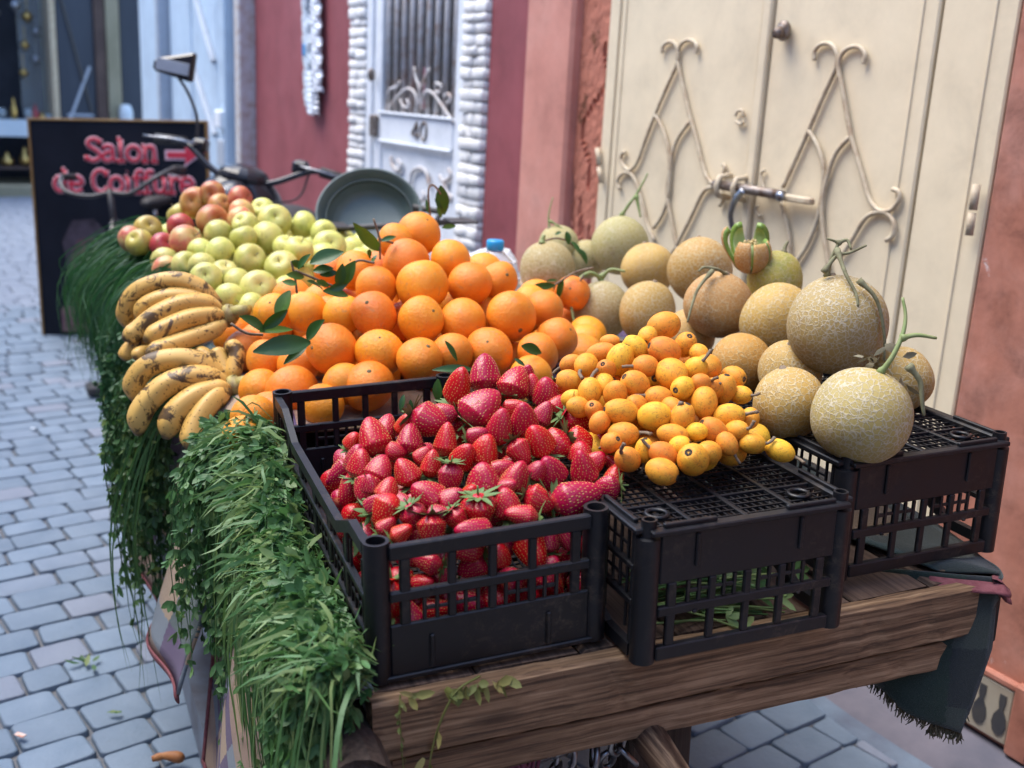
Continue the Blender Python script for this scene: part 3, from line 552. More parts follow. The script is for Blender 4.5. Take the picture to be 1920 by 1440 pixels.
# --- cream double door
DY = WY - .004
dc = bpart(MB().box((-2.965, DY + .001, .06), (-2.914, DY + .08, 2.35), .002), 'cream_door', M['cream'])
def cbox_(x0, x1, y0, y1, z0, z1, name, mat='cream', bev=.004): return dbox(x0, x1, y0, y1, z0, z1, name, mat, dc, bev)
cbox_(-2.911, -2.262, DY + .006, DY + .03, .08, 2.33, 'leaf'); cbox_(-2.255, -2.222, DY - .006, DY + .03, .08, 2.33, 'meeting_strip')
cbox_(-2.217, -1.700, DY + .006, DY + .03, .08, 2.33, 'leaf'); cbox_(-1.694, -1.505, DY + .010, DY + .034, .08, 2.34, 'side_panel')
cbox_(-2.885, -2.880, DY + .002, DY + .007, .1, 2.3, 'fold'); cbox_(-1.745, -1.740, DY + .002, DY + .007, .1, 2.3, 'fold'); cbox_(-1.56, -1.555, DY + .006, DY + .011, .1, 2.3, 'fold')
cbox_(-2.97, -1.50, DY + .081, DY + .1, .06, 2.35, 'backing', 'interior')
Z3 = lambda x, y: (1060 + x / 2.2326, y / 2.2326)
IR = [[(405, 222), (408, 195), (430, 176), (455, 180), (470, 207), (468, 262), (422, 370), (375, 480), (335, 585), (300, 680), (270, 712), (245, 695), (232, 665), (240, 640), (252, 637)],
      [(548, 225), (552, 195), (535, 172), (505, 170), (480, 192), (468, 235), (477, 290), (497, 385), (520, 480), (545, 570), (567, 660), (590, 735), (622, 772), (652, 745), (668, 705), (660, 687)],
      [(375, 478), (407, 540), (430, 620), (437, 700), (425, 800), (440, 900), (465, 1030), (480, 1090)], [(520, 508), (470, 580), (446, 655), (437, 740), (430, 820), (405, 900), (370, 955)],
      [(440, 1075), (520, 920), (570, 815), (600, 787), (635, 787), (660, 830), (645, 862)], [(228, 792), (217, 765), (228, 737), (257, 722), (286, 742), (312, 812), (340, 930), (375, 1010)],
      [(1043, 252), (1043, 215), (1065, 188), (1100, 182), (1130, 207), (1136, 270), (1078, 405), (1018, 545), (965, 665), (912, 785)],
      [(1248, 268), (1256, 230), (1236, 201), (1200, 196), (1160, 222), (1143, 275), (1158, 360), (1177, 470), (1197, 575), (1220, 655), (1245, 740), (1272, 832), (1312, 880), (1360, 880), (1395, 840), (1396, 803), (1370, 792)],
      [(1018, 543), (1060, 620), (1080, 710), (1072, 830), (1050, 930), (1010, 1030), (960, 1105)], [(1190, 573), (1130, 645), (1096, 745), (1075, 850), (1080, 980), (1105, 1130)],
      [(1150, 1080), (1195, 1010), (1248, 922), (1292, 892), (1342, 892), (1375, 932), (1371, 985), (1342, 1007)], [(903, 845), (928, 940), (940, 1030), (935, 1100)],
      [(835, 712), (820, 725), (822, 760), (840, 800), (880, 810)], [(805, 860), (797, 880), (810, 905), (822, 900)], [(712, 485), (722, 465), (742, 463), (745, 485)], [(715, 510), (735, 520), (748, 508)]]
for k, pts in enumerate(IR): scroll(tr(pts, Z3, DY - .004), 0.0060 if k < 12 else .0045, 'scroll', M['iron_cream'], dc, DY - .004, 1.0)
def dq(x, y, yy): p = at(*Z3(x, y), y=yy); return (p.x, yy, p.z)
dpart(MB().tube([dq(625, 770, DY - .03), dq(910, 818, DY - .03)], .013, 10), 'bolt', M['rust_steel'], dc, True)
bb = MB()
p0 = dq(905, 820, DY - .02); p1 = dq(1035, 838, DY - .02)
bb.box((p0[0], DY - .028, p1[2] - .012), (p1[0], DY - .008, p0[2] + .006), .004); dpart(bb, 'hasp', M['iron_cream'], dc)
for px_ in (690, 760): 
    p = dq(px_, 780 + (px_ - 690) * .15, DY); dpart(MB().tube([(p[0], DY, p[2] + .03), (p[0], DY - .04, p[2] + .025), (p[0], DY - .05, p[2]), (p[0], DY - .04, p[2] - .025), (p[0], DY, p[2] - .03)], .008, 8), 'staple', M['iron_cream'], dc, True)
q = spl([dq(745, 795, DY - .05), dq(710, 840, DY - .055), dq(692, 900, DY - .05), dq(700, 960, DY - .04)], 5)
dpart(MB().tube(q, .011, 8, flat=(0, 1, 0), flatk=.4), 'latch_handle', M['steel'], dc, True)
p = dq(900, 822, DY - .045); dpart(MB().ell(p, (.014, .012, .014)), 'rivet', M['steel'], dc, True)
p = dq(928, 130, DY); dpart(MB().ell((p[0], DY - .012, p[2]), (.022, .016, .026)).tube([(p[0], DY - .02, p[2]), (p[0] + .012, DY - .045, p[2] - .01)], .013, 10), 'lock', M['rust_steel'], dc, True)
for (a, b2, c2) in (((135, 620), (150, 765), DY - .012), ((1722, 772), (1690, 985), DY - .012)):
    p = dq(*a, c2); q = dq(*b2, c2); dpart(MB().tube([p, ((p[0] + q[0]) / 2, c2, (p[2] + q[2]) / 2)], .009, 10).tube([((p[0] + q[0]) / 2, c2, (p[2] + q[2]) / 2 - .006), q], .0085, 10), 'hinge', M['iron_cream'], dc, True)
# --- patterned tile skirting on the right
tile_m = simple('cream_tile_glaze', (.42, .37, .28), (.36, .30, .22), 12, .35, .1, .002); tile_d = simple('dark_tile_motif', (.045, .045, .05), (.07, .065, .06), 20, .4, 0)
for k in range(6):
    x1 = -1.228 - k * .155; x0 = x1 - .15
    if x0 < -2.0: break
    tl = bpart(MB().box((x0, WY - .012, .075), (x1, WY + .004, .205), .003), 'tile', tile_m)
    for j in range(3):
        cx = x0 + .028 + j * .05; fl = 1 if (j + k) % 2 else 1
        sil = [(-.008, .112), (-.008, .092), (-.005, .078), (-.015, .06), (-.018, .04), (-.012, .022), (-.004, .016)]
        pts = [(cx + a, WY - .0145, .075 + c) for a, c in sil] + [(cx - a, WY - .0145, .075 + c) for a, c in reversed(sil)]
        back = [(x, y + .002, z) for x, y, z in pts]; n = len(pts)
        dpart(MB().add(pts + back, [tuple(range(n))] + [(i, (i + 1) % n, n + (i + 1) % n, n + i) for i in range(n)]), 'motif', tile_d, tl)
wallbox(-1.226, -1.17, WY - .02, WY + .004, .06, .23, 'plaster_edge', M['salmon'])
wallbox(-2.2, -1.17, WY - .016, WY + .002, .206, .226, 'skirting_ledge', M['salmon'])

# ------------------------------------------------------------------ neighbouring shop front with pale shutters (farther along the same side)
sf = tag(empty('shutter_building', (-8.6, WY, 0)), 'shop front of tall pale blue metal shutters beyond the rose wall', 'building')
def spart(mb, name, mat, smooth=False):
    o = mb.build(name, mat, sf, smooth); o.matrix_parent_inverse = Matrix.Translation((8.6, -WY, 0)); return o
spart(MB().box((-10.6, WY + .06, 0), (-6.885, WY + .3, HT)), 'wall', M['grey_paint'])
spart(MB().box((-6.99, WY - .10, 0), (-6.885, WY + .05, HT), .01), 'post', M['khaki_post'] if 0 else M['iron_white'])
for x0, x1, y, m in ((-7.30, -7.0, -.02, 'grey_paint'), (-7.34, -7.31, -.08, 'blue_white'), (-7.80, -7.36, -.0, 'blue_white'), (-8.55, -7.83, .01, 'blue_white'), (-9.3, -8.6, .01, 'blue_white'), (-9.42, -9.34, -.08, 'grey_paint'), (-9.62, -9.45, -.02, 'blue_white'), (-10.5, -9.7, .0, 'blue_white')):
    spart(MB().box((x0, WY + y, .05), (x1, WY + .055, 3.0), .012), 'shutter_leaf', M[m])
for x0, z0, x1, z1 in ((-8.5, 2.1, -7.85, 1.5), (-8.5, 1.5, -7.85, 1.0)):
    spart(MB().tube([(x0, WY - .01, z0), (x1, WY - .01, z1)], .022, 6), 'brace', M['grey_paint'])
spart(MB().box((-7.72, WY - .05, 1.06), (-7.56, WY - .002, 1.18), .01), 'lock_box', M['door_white'])
spart(MB().box((-7.74, WY - .03, .80), (-7.56, WY - .002, .98), .01), 'lock_box', M['grey_paint'])
# far shop front across the end of the alley
FX = -13.3
fs = tag(empty('lamp_shop', (FX, 1.8, 0)), 'dark shop front at the far end of the alley with a dark braced door', 'building')
def fpart(mb, name, mat, smooth=False):
    o = mb.build(name, mat, fs, smooth); o.matrix_parent_inverse = Matrix.Translation((-FX, -1.8, 0)); return o
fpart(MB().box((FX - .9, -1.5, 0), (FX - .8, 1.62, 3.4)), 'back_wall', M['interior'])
fpart(MB().box((FX - .8, 1.58, .02), (FX + .02, 1.645, 3.4), .01), 'door_post', M['iron_cream'])
fpart(MB().box((FX - .04, 1.65, .02), (FX, 2.04, 3.2), .01), 'door_leaf', M['navy'])
fpart(MB().tube([(FX + .01, 1.68, 2.3), (FX + .01, 1.98, .95)], .018, 6), 'brace', M['dark_metal']); fpart(MB().tube([(FX + .012, 1.98, 1.45), (FX + .012, 1.72, .8)], .018, 6), 'brace', M['grey_paint'])
fpart(MB().box((FX, 1.72, .9), (FX + .02, 2.0, .93), .004), 'cross_rail', M['grey_paint'])
fpart(MB().box((FX - .05, 2.04, .02), (FX + .03, 2.16, 3.2), .01), 'door_post', M['brown_post'])
fpart(MB().box((FX - .05, 2.165, .02), (FX + .05, 2.31, 3.2), .01), 'door_post', M['khaki_post'])
fpart(MB().box((FX - .08, 2.315, .02), (FX + .0, 2.62, 3.2), .01), 'side_panel', M['navy'])
fpart(MB().box((FX - .8, -1.5, -.01), (FX + .12, 1.62, .14), .02), 'step', M['khaki_post'])
fpart(MB().box((FX - .9, -1.5, 3.0), (FX + .1, 2.62, 3.5), .02), 'lintel', M['brown_post'])
cab = fpart(MB().box((FX - .45, 1.30, .9), (FX - .43, 1.575, 3.0), .004), 'glass_case', M['glass'])
# display counter with its wares
dt = tag(empty('display_counter', (FX - .2, 1.2, .14)), 'display counter with white cloth top in the lamp shop', 'counter')
def cpart(mb, name, mat, smooth=False):
    o = mb.build(name, mat, dt, smooth); o.matrix_parent_inverse = Matrix.Translation((-FX + .2, -1.2, -.14)); return o
cpart(MB().box((FX - .42, -.6, .80), (FX + .05, 1.57, .835), .006), 'top', M['white_cloth']); cpart(MB().box((FX + .03, -.6, .66), (FX + .055, 1.57, .80), .006), 'cloth_front', M['white_cloth'])
for y_ in (1.5, .4): cpart(MB().box((FX - .06, y_, .14), (FX + .0, y_ + .06, .80), .006), 'leg', M['brown_post'])
cpart(MB().box((FX - .42, -.6, .30), (FX + .0, 1.57, .33), .006), 'lower_shelf', M['brown_post'])
wares = [('brass', 1.18, .84, 'small pointed brass lamp on the far counter'), ('glass', 1.33, .84, 'round clear glass vase beside the brass lamp on the far counter'), ('ruby', 1.40, .84, 'ruby red glass jar on the far counter'), ('brass', 1.47, .84, 'brass cup at the right of the ruby jar on the far counter'), ('glass', 1.54, .84, 'clear glass bowl at the right end of the far counter'), ('glass', 1.06, .84, 'clear glass jar at the left edge of the far counter'),
         ('brass', 1.08, .33, 'brass pot on the lower shelf of the far counter'), ('ruby', 1.42, .33, 'ruby glass jar on the lower shelf of the far counter'), ('brass', 1.26, .33, 'gilt lamp on the lower shelf of the far counter')]
for k, (m, y_, z_, lab) in enumerate(wares):
    h = (.24, .12, .18, .09, .08, .12, .16, .2, .22)[k]; r_ = (.035, .055, .04, .035, .055, .045, .07, .06, .06)[k]
    pr = [(.001, 0), (r_ * .8, 0), (r_, h * .25), (r_ * .9, h * .5), (r_ * .35, h * .7), (r_ * .4, h * .8), (.002, h)] if m != 'glass' else [(.001, 0), (r_ * .6, 0), (r_, h * .5), (r_ * .8, h), (r_ * .7, h), (r_ * .85, h * .5), (r_ * .5, .01)]
    o = MB().lathe(pr, 14).build({'brass': 'brass_lamp', 'glass': 'glass_vase', 'ruby': 'glass_jar'}[m], M[m], None, True); o.location = (FX - .1, y_, z_ + .001)
    tag(o, lab, {'brass': 'lamp', 'glass': 'vase', 'ruby': 'jar'}[m], 'wares in the lamp shop')
for k, (y_, z_, s_) in enumerate(((1.28, 2.0, .07), (1.40, 1.9, .06), (1.48, 1.75, .05), (1.36, 1.6, .05), (1.46, 1.45, .05), (1.33, 1.3, .05), (1.05, 1.9, .08))):
    o = MB().lathe([(.004, s_ * 5), (.004, s_ * 2), (s_ * .4, s_ * 1.7), (s_, s_), (s_ * .8, .4 * s_), (s_ * .2, 0), (.001, -.02)], 12).build('hanging_lamp', M['brass' if k % 2 else 'steel'], None, True)
    o.location = (FX - .3 - .05 * (k % 2), y_, z_)
    tag(o, 'shiny hanging lamp, number %s from the top in the far lamp shop' % ('one two three four five six seven'.split()[k]) if k < 6 else 'large hanging lamp left of the others in the far lamp shop', 'lamp', 'hanging lamps in the lamp shop')
blue = tag(MB().box((FX + .06, 1.83, .80), (FX + .16, 2.02, .87), .02).build('blue_box', simple('blue_plastic', (.02, .10, .45), (.03, .12, .5), 5, .4, 0)), 'small bright blue box behind the black sign', 'box')
tag(MB().box((FX + .04, 1.70, .0), (FX + .30, 2.15, .799), .02).build('crate_stand', M['brown_post']), 'dark stand carrying the blue box behind the sign', 'stand')
o = MB().lathe([(.0, .0), (.07, 0), (.075, .26), (.05, .33), (.001, .34)], 14).build('white_canister', M['white_cloth'], None, True); o.location = (FX + .13, 2.33, .72)
tag(o, 'white canister standing by the khaki post above the sign', 'canister')
tag(MB().box((FX + .04, 2.18, .0), (FX + .30, 2.5, .719), .02).build('low_cabinet', M['brown_post']), 'low brown cabinet under the white canister', 'cabinet')

# ------------------------------------------------------------------ unseen opposite side and end wall, added to block low sky light
ob = tag(empty('added_opposite_side', (-4, -1.9, 0)), 'unseen opposite side of the alley, added to block low sky light', 'building')
for x0, x1, mt in ((-14, -9.2, 'grey_paint'), (-9.19, -5, 'stone_white'), (-4.99, -.9, 'grey_paint'), (-.89, 5.2, 'stone_white')):
    w_ = MB().box((x0, -2.3, 0), (x1, -1.9, 4.2), .01).build('wall', M[mt], ob); w_.matrix_parent_inverse = Matrix.Translation((4, 1.9, 0))
for x in (-7, -3, .6):
    d_ = MB().box((x - .5, -1.9, .05), (x + .5, -1.87, 2.2), .005).build('door', M['brown_post'], ob); d_.matrix_parent_inverse = Matrix.Translation((4, 1.9, 0))
eb = tag(empty('added_end_wall', (5.3, 0, 0)), 'unseen wall added behind the viewer to block light on the cart front', 'building')  # added out of view, closes the alley so the cart front stays darker
w_ = MB().box((5.3, -2.3, 0), (5.7, 2.6, 4.2), .01).build('wall', M['grey_paint'], eb); w_.matrix_parent_inverse = Matrix.Translation((-5.3, 0, 0))
# ------------------------------------------------------------------ cart
def croot(name, u=0, v=0, w=0): 
    o = empty(name); o.matrix_world = CART @ Matrix.Translation((u, v, w)); return o
cart = tag(croot('fruit_cart'), 'wooden handcart with a weathered plank deck carrying the fruit display', 'cart')
def cartpart(mb, name, mat, smooth=False): return mb.build(name, mat, cart, smooth)
def plank(u0, u1, v0, v1, w0, w1, axis, seg=14, jit=.0009, bev=.004):
    """a board with slightly wandering edges, long direction = axis"""
    lo, hi = [u0, v0, w0], [u1, v1, w1]; oth = [k for k in range(3) if k != axis]
    a0, a1 = lo[oth[0]], hi[oth[0]]; b0, b1 = lo[oth[1]], hi[oth[1]]
    ring = [(a0 + bev, b0), (a1 - bev, b0), (a1, b0 + bev), (a1, b1 - bev), (a1 - bev, b1), (a0 + bev, b1), (a0, b1 - bev), (a0, b0 + bev)]
    v = []; f = []
    for i in range(seg + 1):
        t = lo[axis] + (hi[axis] - lo[axis]) * i / seg
        for a, b in ring:
            p = [0, 0, 0]; p[axis] = t + (random.uniform(-.002, .002) if i in (0, seg) else 0)
            p[oth[0]] = a + random.gauss(0, jit); p[oth[1]] = b + random.gauss(0, jit * .6); v.append(p)
    for i in range(seg):
        for j in range(8): f.append((i * 8 + j, i * 8 + (j + 1) % 8, (i + 1) * 8 + (j + 1) % 8, (i + 1) * 8 + j))
    f += [tuple(range(8)), tuple(seg * 8 + j for j in range(8))]
    return MB().add(v, f)
cartpart(plank(.004, .868, -.002, .024, -.078, -.002, 0, 30), 'front_board', M['wood'])
cartpart(plank(.03, .866, .010, .040, -.132, -.089, 0, 30), 'lower_front_board', M['wood'])
for k in range(7): cartpart(plank(.004 + k * .134, .134 + k * .134, .027, 2.24, -.026, -.004, 1, 10), 'deck_plank', M['wood_deck'])
cartpart(MB().tube(spl([(-.022, 2.25, -.05), (-.02, 1.2, -.052), (-.022, .03, -.055), (-.02, .0, -.055)], 8), [.034] * 24 + [.027], 12), 'side_pole', M['wood_dark'])
cartpart(plank(.905, .945, .03, 2.24, -.12, -.027, 1, 10), 'side_beam', M['wood_dark']); cartpart(plank(.05, .09, .06, 2.24, -.12, -.027, 1, 10), 'side_beam', M['wood_dark'])
cartpart(plank(.05, .94, 1.2, 1.26, -.22, -.121, 0, 6), 'axle_beam', M['wood_dark'])
for u in (.455, ): cartpart(MB().box((u - .05, .13, -.735), (u + .05, .20, -.129), .005), 'leg', M['wood_dark'])
cartpart(MB().box((.10, .40, -.73), (.16, .46, -.121), .005), 'leg', M['wood_dark'])
for u in (.02, .93):
    wh = cartpart(MB().tube([(u, 1.23 + .30 * math.cos(a), -.43 + .30 * math.sin(a)) for a in np.linspace(0, 2 * math.pi, 40, endpoint=False)], .028, 10, closed=True), 'wheel', M['rubber'], True)
    sp_ = MB()
    for a in np.linspace(0, 2 * math.pi, 12, endpoint=False): sp_.tube([(u, 1.23, -.43), (u, 1.23 + .28 * math.cos(a), -.43 + .28 * math.sin(a))], .006, 5)
    sp_.tube([(u - .03, 1.23, -.43), (u + .03, 1.23, -.43)], .035, 12); sp_.build('spokes', M['dark_metal'], wh)
cartpart(MB().tube([(.02, 1.23, -.43), (.93, 1.23, -.43)], .016, 10), 'axle', M['dark_metal'], True)
for u in (.15, .8): cartpart(MB().box((u - .02, 1.2, -.43), (u + .02, 1.26, -.221), .003), 'axle_bracket', M['dark_metal'])
# worn round handle that sticks out toward the viewer under the front boards (hollow at its end)
h0, h1 = Vector((.372, .10, -.132)), Vector((.352, -.20, -.155)); hb = MB(); ax = (h1 - h0).normalized()
hb.tube([h0 + (h1 - h0) * k / 9 for k in range(10)], [.022 + random.uniform(-.0012, .0012) for _ in range(10)], 14, caps=False)
hb.tube([h1, h1 - ax * .03], [.015, .015], 14, caps=True)
ring_o = [.022, .015]; o1 = ax.orthogonal().normalized(); o2 = ax.cross(o1); vv = []
for r_ in ring_o:
    for j in range(14): a = 2 * math.pi * j / 14; vv.append(h1 + (o1 * math.cos(a) + o2 * math.sin(a)) * r_)
hb.add(vv, [(j, (j + 1) % 14, 14 + (j + 1) % 14, 14 + j) for j in range(14)]); auto_smooth(cartpart(hb, 'handle', M['bamboo']))
# chain and rope hanging from the front boards
ch = tag(croot('steel_chain', .28, .05, -.13), 'heavy steel chain looped under the front boards of the cart', 'chain')
lk = MB().tube([(.0, .011 * math.cos(a) * 1.0, .019 * math.sin(a)) for a in np.linspace(0, 2 * math.pi, 14, endpoint=False)], .0042, 7, closed=True).data('link', M['steel'], True)
for k, (a, b_, c_) in enumerate(((-.02, .0, -.012), (-.012, .004, -.040), (.0, -.002, -.066), (.018, -.006, -.088), (.042, -.004, -.094), (.064, -.002, -.078), (.074, .0, -.052), (.06, .002, -.03), (.03, .006, -.045), (.05, .01, -.06), (-.03, .006, -.06), (-.026, .004, -.09), (.0, .004, -.11))):
    o = link('link', lk, ch); o.location = (a, b_, c_); o.rotation_euler = (random.uniform(-.7, .7), random.uniform(-.9, .9), (k % 2) * 1.5 + random.uniform(-.4, .4))
rp = MB()
for k in range(14):
    a = random.uniform(-.03, .03); b_ = random.uniform(-.035, .04)
    rp.tube(spl([(a, .01, .012), (a * .4 + random.uniform(-.01, .01), random.uniform(-.012, .01), -.03), (b_, random.uniform(-.01, .01), -.07), (b_ * 1.6, 0, -.12)], 4), .0028, 5)
o = rp.build('rope', simple('purple_string', (.13, .03, .06), (.20, .06, .10), 60, .8, .4, .001), None, True); o.matrix_world = CART @ Matrix.Translation((.205, .038, -.135))
tag(o, 'tangle of purple string hanging under the cart front beside the chain', 'string')
# pale steel strip standing under the left side of the cart
b = MB(); p0, p1 = at(318, 1140, z=.10), at(398, 1438, z=.12); d = (p1 - p0)
q = [p0 + d * k / 10 for k in range(11)]; vv = []; hh = .07
for k, p in enumerate(q):
    vv += [(p.x, p.y, .003), (p.x + .01, p.y + .055, .003), (p.x + .012, p.y + .06, .105 + .003 * math.sin(k)), (p.x + .0, p.y + .0, .112 + .003 * math.sin(k * 2.))]
b.add(vv, [(i * 4 + j, i * 4 + (j + 1) % 4, (i + 1) * 4 + (j + 1) % 4, (i + 1) * 4 + j) for i in range(10) for j in range(4)] + [(0, 1, 2, 3), (40, 41, 42, 43)])
tag(b.build('metal_beam', simple('pale_blue_grey_metal', (.19, .24, .31), (.10, .10, .12), 6, .5, .4, .003)), 'pale blue grey beam lying on the paving beneath the left side of the cart', 'beam')

# ------------------------------------------------------------------ blankets
def mk_plaid(name, cols, scale, rotdeg):
    t = NT(name); tc = t.n.new('ShaderNodeTexCoord'); mp = t.n.new('ShaderNodeMapping'); t.l.new(tc.outputs['UV'], mp.inputs[0])
    mp.inputs['Rotation'].default_value = (0, 0, R(rotdeg)); mp.inputs['Scale'].default_value = (scale, scale, 1)
    x, y, z = t.sep(mp.outputs[0])
    wob = t.math('MULTIPLY_ADD', t.noise(t.coord('UV'), 120, 3), .08, -.04)
    fx = t.math('FRACT', t.math('ADD', x, wob)); fy = t.math('FRACT', t.math('ADD', y, wob))
    a = t.math('GREATER_THAN', fx, .5); b = t.math('GREATER_THAN', fy, .5)
    c = t.mix(b, t.mix(a, cols[0], cols[1]), t.mix(a, cols[2], cols[3]))
    big = t.math('GREATER_THAN', t.math('FRACT', t.math('MULTIPLY', y, .31)), .62); c = t.mix(t.math('MULTIPLY', big, .8), c, cols[4])
    fz = t.noise(t.coord('UV', (1, 3, 1)), 240, 4, .7); c = t.mix(t.ramp(fz, [(.35, .0), (.75, .45)]), c, tuple(x * .45 for x in cols[0]))
    t.inp(t.p, 'Sheen Weight', .25)
    return t.fin(c, .95, t.bump(fz, .8, .004), Specular_IOR_Level=.1)
PUR, SLA, BEI, GRN, TAN = (.085, .038, .13), (.20, .25, .30), (.46, .32, .20), (.06, .10, .10), (.45, .28, .16)
M['plaid'] = mk_plaid('purple_grey_plaid_wool', (SLA, PUR, PUR, BEI, TAN), 6.2, 40)
M['plaid_side'] = mk_plaid('beige_green_plaid_wool', (SLA, PUR, BEI, GRN, TAN), 3.6, 6)
M['plaid_dark'] = mk_plaid('green_purple_plaid_wool', ((.016, .034, .027), (.020, .026, .030), (.014, .030, .024), (.040, .052, .048), (.015, .032, .026)), 5.5, 12)
M['red_hem'] = simple('red_wool_hem', (.16, .045, .055), (.23, .08, .09), 90, .95, .7, .003)
M['bed_wool'] = mk_plaid('green_tan_plaid_wool', ((.045, .06, .055), GRN, (.22, .15, .09), (.10, .10, .10), (.20, .14, .09)), 3.0, 10)
def sheet(fn, ns, nt, name, mat, parent, thick=.006, frame=True):
    P = [[Vector(fn(i / (ns - 1), j / (nt - 1))) for j in range(nt)] for i in range(ns)]
    v = []; uv = []; f = []
    L = [0.]
    for j in range(1, nt): L.append(L[-1] + (P[ns // 2][j] - P[ns // 2][j - 1]).length)
    S = [0.]
    for i in range(1, ns): S.append(S[-1] + (P[i][nt // 2] - P[i - 1][nt // 2]).length)
    for side in (0, 1):
        for i in range(ns):
            for j in range(nt):
                a = P[min(i + 1, ns - 1)][j] - P[max(i - 1, 0)][j]; b_ = P[i][min(j + 1, nt - 1)] - P[i][max(j - 1, 0)]
                n_ = a.cross(b_); n_ = n_.normalized() if n_.length > 1e-9 else Vector((0, 0, 1))
                v.append(P[i][j] - n_ * thick * side); uv.append((S[i], L[j]))
    N = ns * nt; g = lambda i, j: i * nt + j
    for i in range(ns - 1):
        for j in range(nt - 1):
            f.append((g(i, j), g(i + 1, j), g(i + 1, j + 1), g(i, j + 1))); f.append((N + g(i, j), N + g(i, j + 1), N + g(i + 1, j + 1), N + g(i + 1, j)))
    for i in range(ns - 1): f += [(g(i, 0), N + g(i, 0), N + g(i + 1, 0), g(i + 1, 0)), (g(i, nt - 1), g(i + 1, nt - 1), N + g(i + 1, nt - 1), N + g(i, nt - 1))]
    for j in range(nt - 1): f += [(g(0, j), g(0, j + 1), N + g(0, j + 1), N + g(0, j)), (g(ns - 1, j), N + g(ns - 1, j), N + g(ns - 1, j + 1), g(ns - 1, j + 1))]
    return MB().add(v, f, 0, uv).build(name, mat, parent, True, True), P
BEDW = .105
# bed cover: lies over the middle and rear of the deck on a padded platform and falls over the left side
pad = tag(croot('padded_platform', 0, 0, 0), 'low platform of upturned boxes under the fruit behind the crates', 'platform')
for k in range(3): (lambda o: o)(MB().box((.0 + k * .315, .70, -.003), (.30 + k * .315, 1.40, BEDW - .008), .01).build('box', M['plastic'], pad)); MB().box((.0 + k * .315, 1.42, -.003), (.30 + k * .315, 2.20, BEDW - .008), .01).build('box', M['plastic'], pad)
bl1 = tag(croot('plaid_blanket'), 'beige, green and purple plaid blanket over the cart bed and its left side', 'blanket')
def f1(s, t):                                     # s along v, t from right edge to the left hem
    v = .64 + s * 1.60; L = t * 1.46
    if L < .95: return (.95 - L, v, BEDW + .004 + .006 * math.sin(v * 17 + L * 9))
    q = L - .95; k = min(q / .09, 1) * math.pi / 2
    if q < .09: return (-.055 * math.sin(k) , v, BEDW + .004 - .055 * (1 - math.cos(k)))
    q -= .09; fold = .016 * math.sin(v * 15 + 1) * min(q * 5, 1)
    return (-.055 - .30 * q + fold * -1, v + .01 * math.sin(q * 20), BEDW - .051 - q * .98 * (1 + .06 * math.sin(v * 7)))
sheet(f1, 70, 60, 'cloth', M['plaid_side'], bl1)
hm = MB()
for k in range(69):
    pass
hem_pts = [Vector(f1(s, 1.)) for s in np.linspace(0, 1, 60)]
hm.tube([p + Vector((0, 0, -.008)) for p in hem_pts], .011, 8, flat=(1, 0, .3), flatk=.3); hm.build('hem', M['red_hem'], bl1, True)
# second blanket: diamond pattern, front left, hanging lower
bl2 = tag(croot('diamond_blanket'), 'purple and grey diamond patterned blanket hanging low at the front left of the cart', 'blanket')
def f2(s, t):
    v = .02 + s * .74; q = t * .66; fold = .022 * math.sin(v * 13 + 2) * min(q * 3, 1)
    w0 = .0
    if q < .05: return (.012 - q * .06, v, w0 + .003 - .001 * q)
    q -= .05; k = min(q / .07, 1) * math.pi / 2
    if q < .07: return (.009 - .071 * math.sin(k), v, w0 + .003 - .05 * (1 - math.cos(k)))
    q -= .07
    return (-.062 - .13 * q - fold * .6, v + .04 * q * math.sin(v * 5), w0 - .047 - q * (1.02 - .25 * max(0, s - .55)))
sheet(f2, 44, 44, 'cloth', M['plaid'], bl2)
edge = [Vector(f2(1., t)) for t in np.linspace(.12, 1, 30)]; bot = [Vector(f2(s, 1.)) for s in np.linspace(1, 0, 40)]
MB().tube(edge + bot, .010, 8, flat=(1, 0, .2), flatk=.4).build('hem', M['red_hem'], bl2, True)
edge = [Vector(f2(0., t)) + Vector((0, -.006, 0)) for t in np.linspace(.22, 1, 40)]
MB().tube(edge, .009, 8).build('hem', M['red_hem'], bl2, True)
# third blanket: dark green, hangs over the front right corner
bl3 = tag(croot('dark_green_blanket'), 'dark green and purple plaid blanket with red hem hanging from the front right corner', 'blanket')
CP = spl([(.60, .13, -.02), (.74, .11, -.004), (.872, .02, .004), (.905, .005, .006), (.93, .06, .004), (.95, .16, .002), (.96, .36, .0)], 8)
def f3_(s, t):
    k = s * (len(CP) - 1); i = min(int(k), len(CP) - 2); p = CP[i].lerp(CP[i + 1], k - i)
    drop = .09 + .14 * math.sin(math.pi * min(1, max(0, (s - .12) / .72))) ** .7 if s > .12 else .09
    out = Vector((.7, -.45, 0)).normalized() * (1 if s > .45 else s / .45)
    if s > .75: out = Vector((1, -.2 + (s - .75) * 2, 0)).normalized()
    q = t * drop; fo = .024 * math.sin(s * 34) * min(1, q * 8)
    bulge = .025 * math.sin(min(1, q / .25) * math.pi / 2)
    return p + out * (bulge + fo) + Vector((-.38 * q, 0, -q + .012 * math.sin(q * 12)))
o_, P3 = sheet(f3_, 70, 34, 'cloth', M['plaid_dark'], bl3, .007)
def f3b(s, t):                                    # top part, lying on the deck under the right crate
    a = Vector(f3_(.28 + s * .72, 0.)); inn = Vector((.62 + .3 * s, .62, .006)); return a.lerp(inn, t * .9) + Vector((0, 0, .004 + .008 * math.sin(s * 9 + t * 8) * (1 - t) * .5))
sheet(f3b, 30, 12, 'cloth_top', M['bed_wool'], bl3, .004)
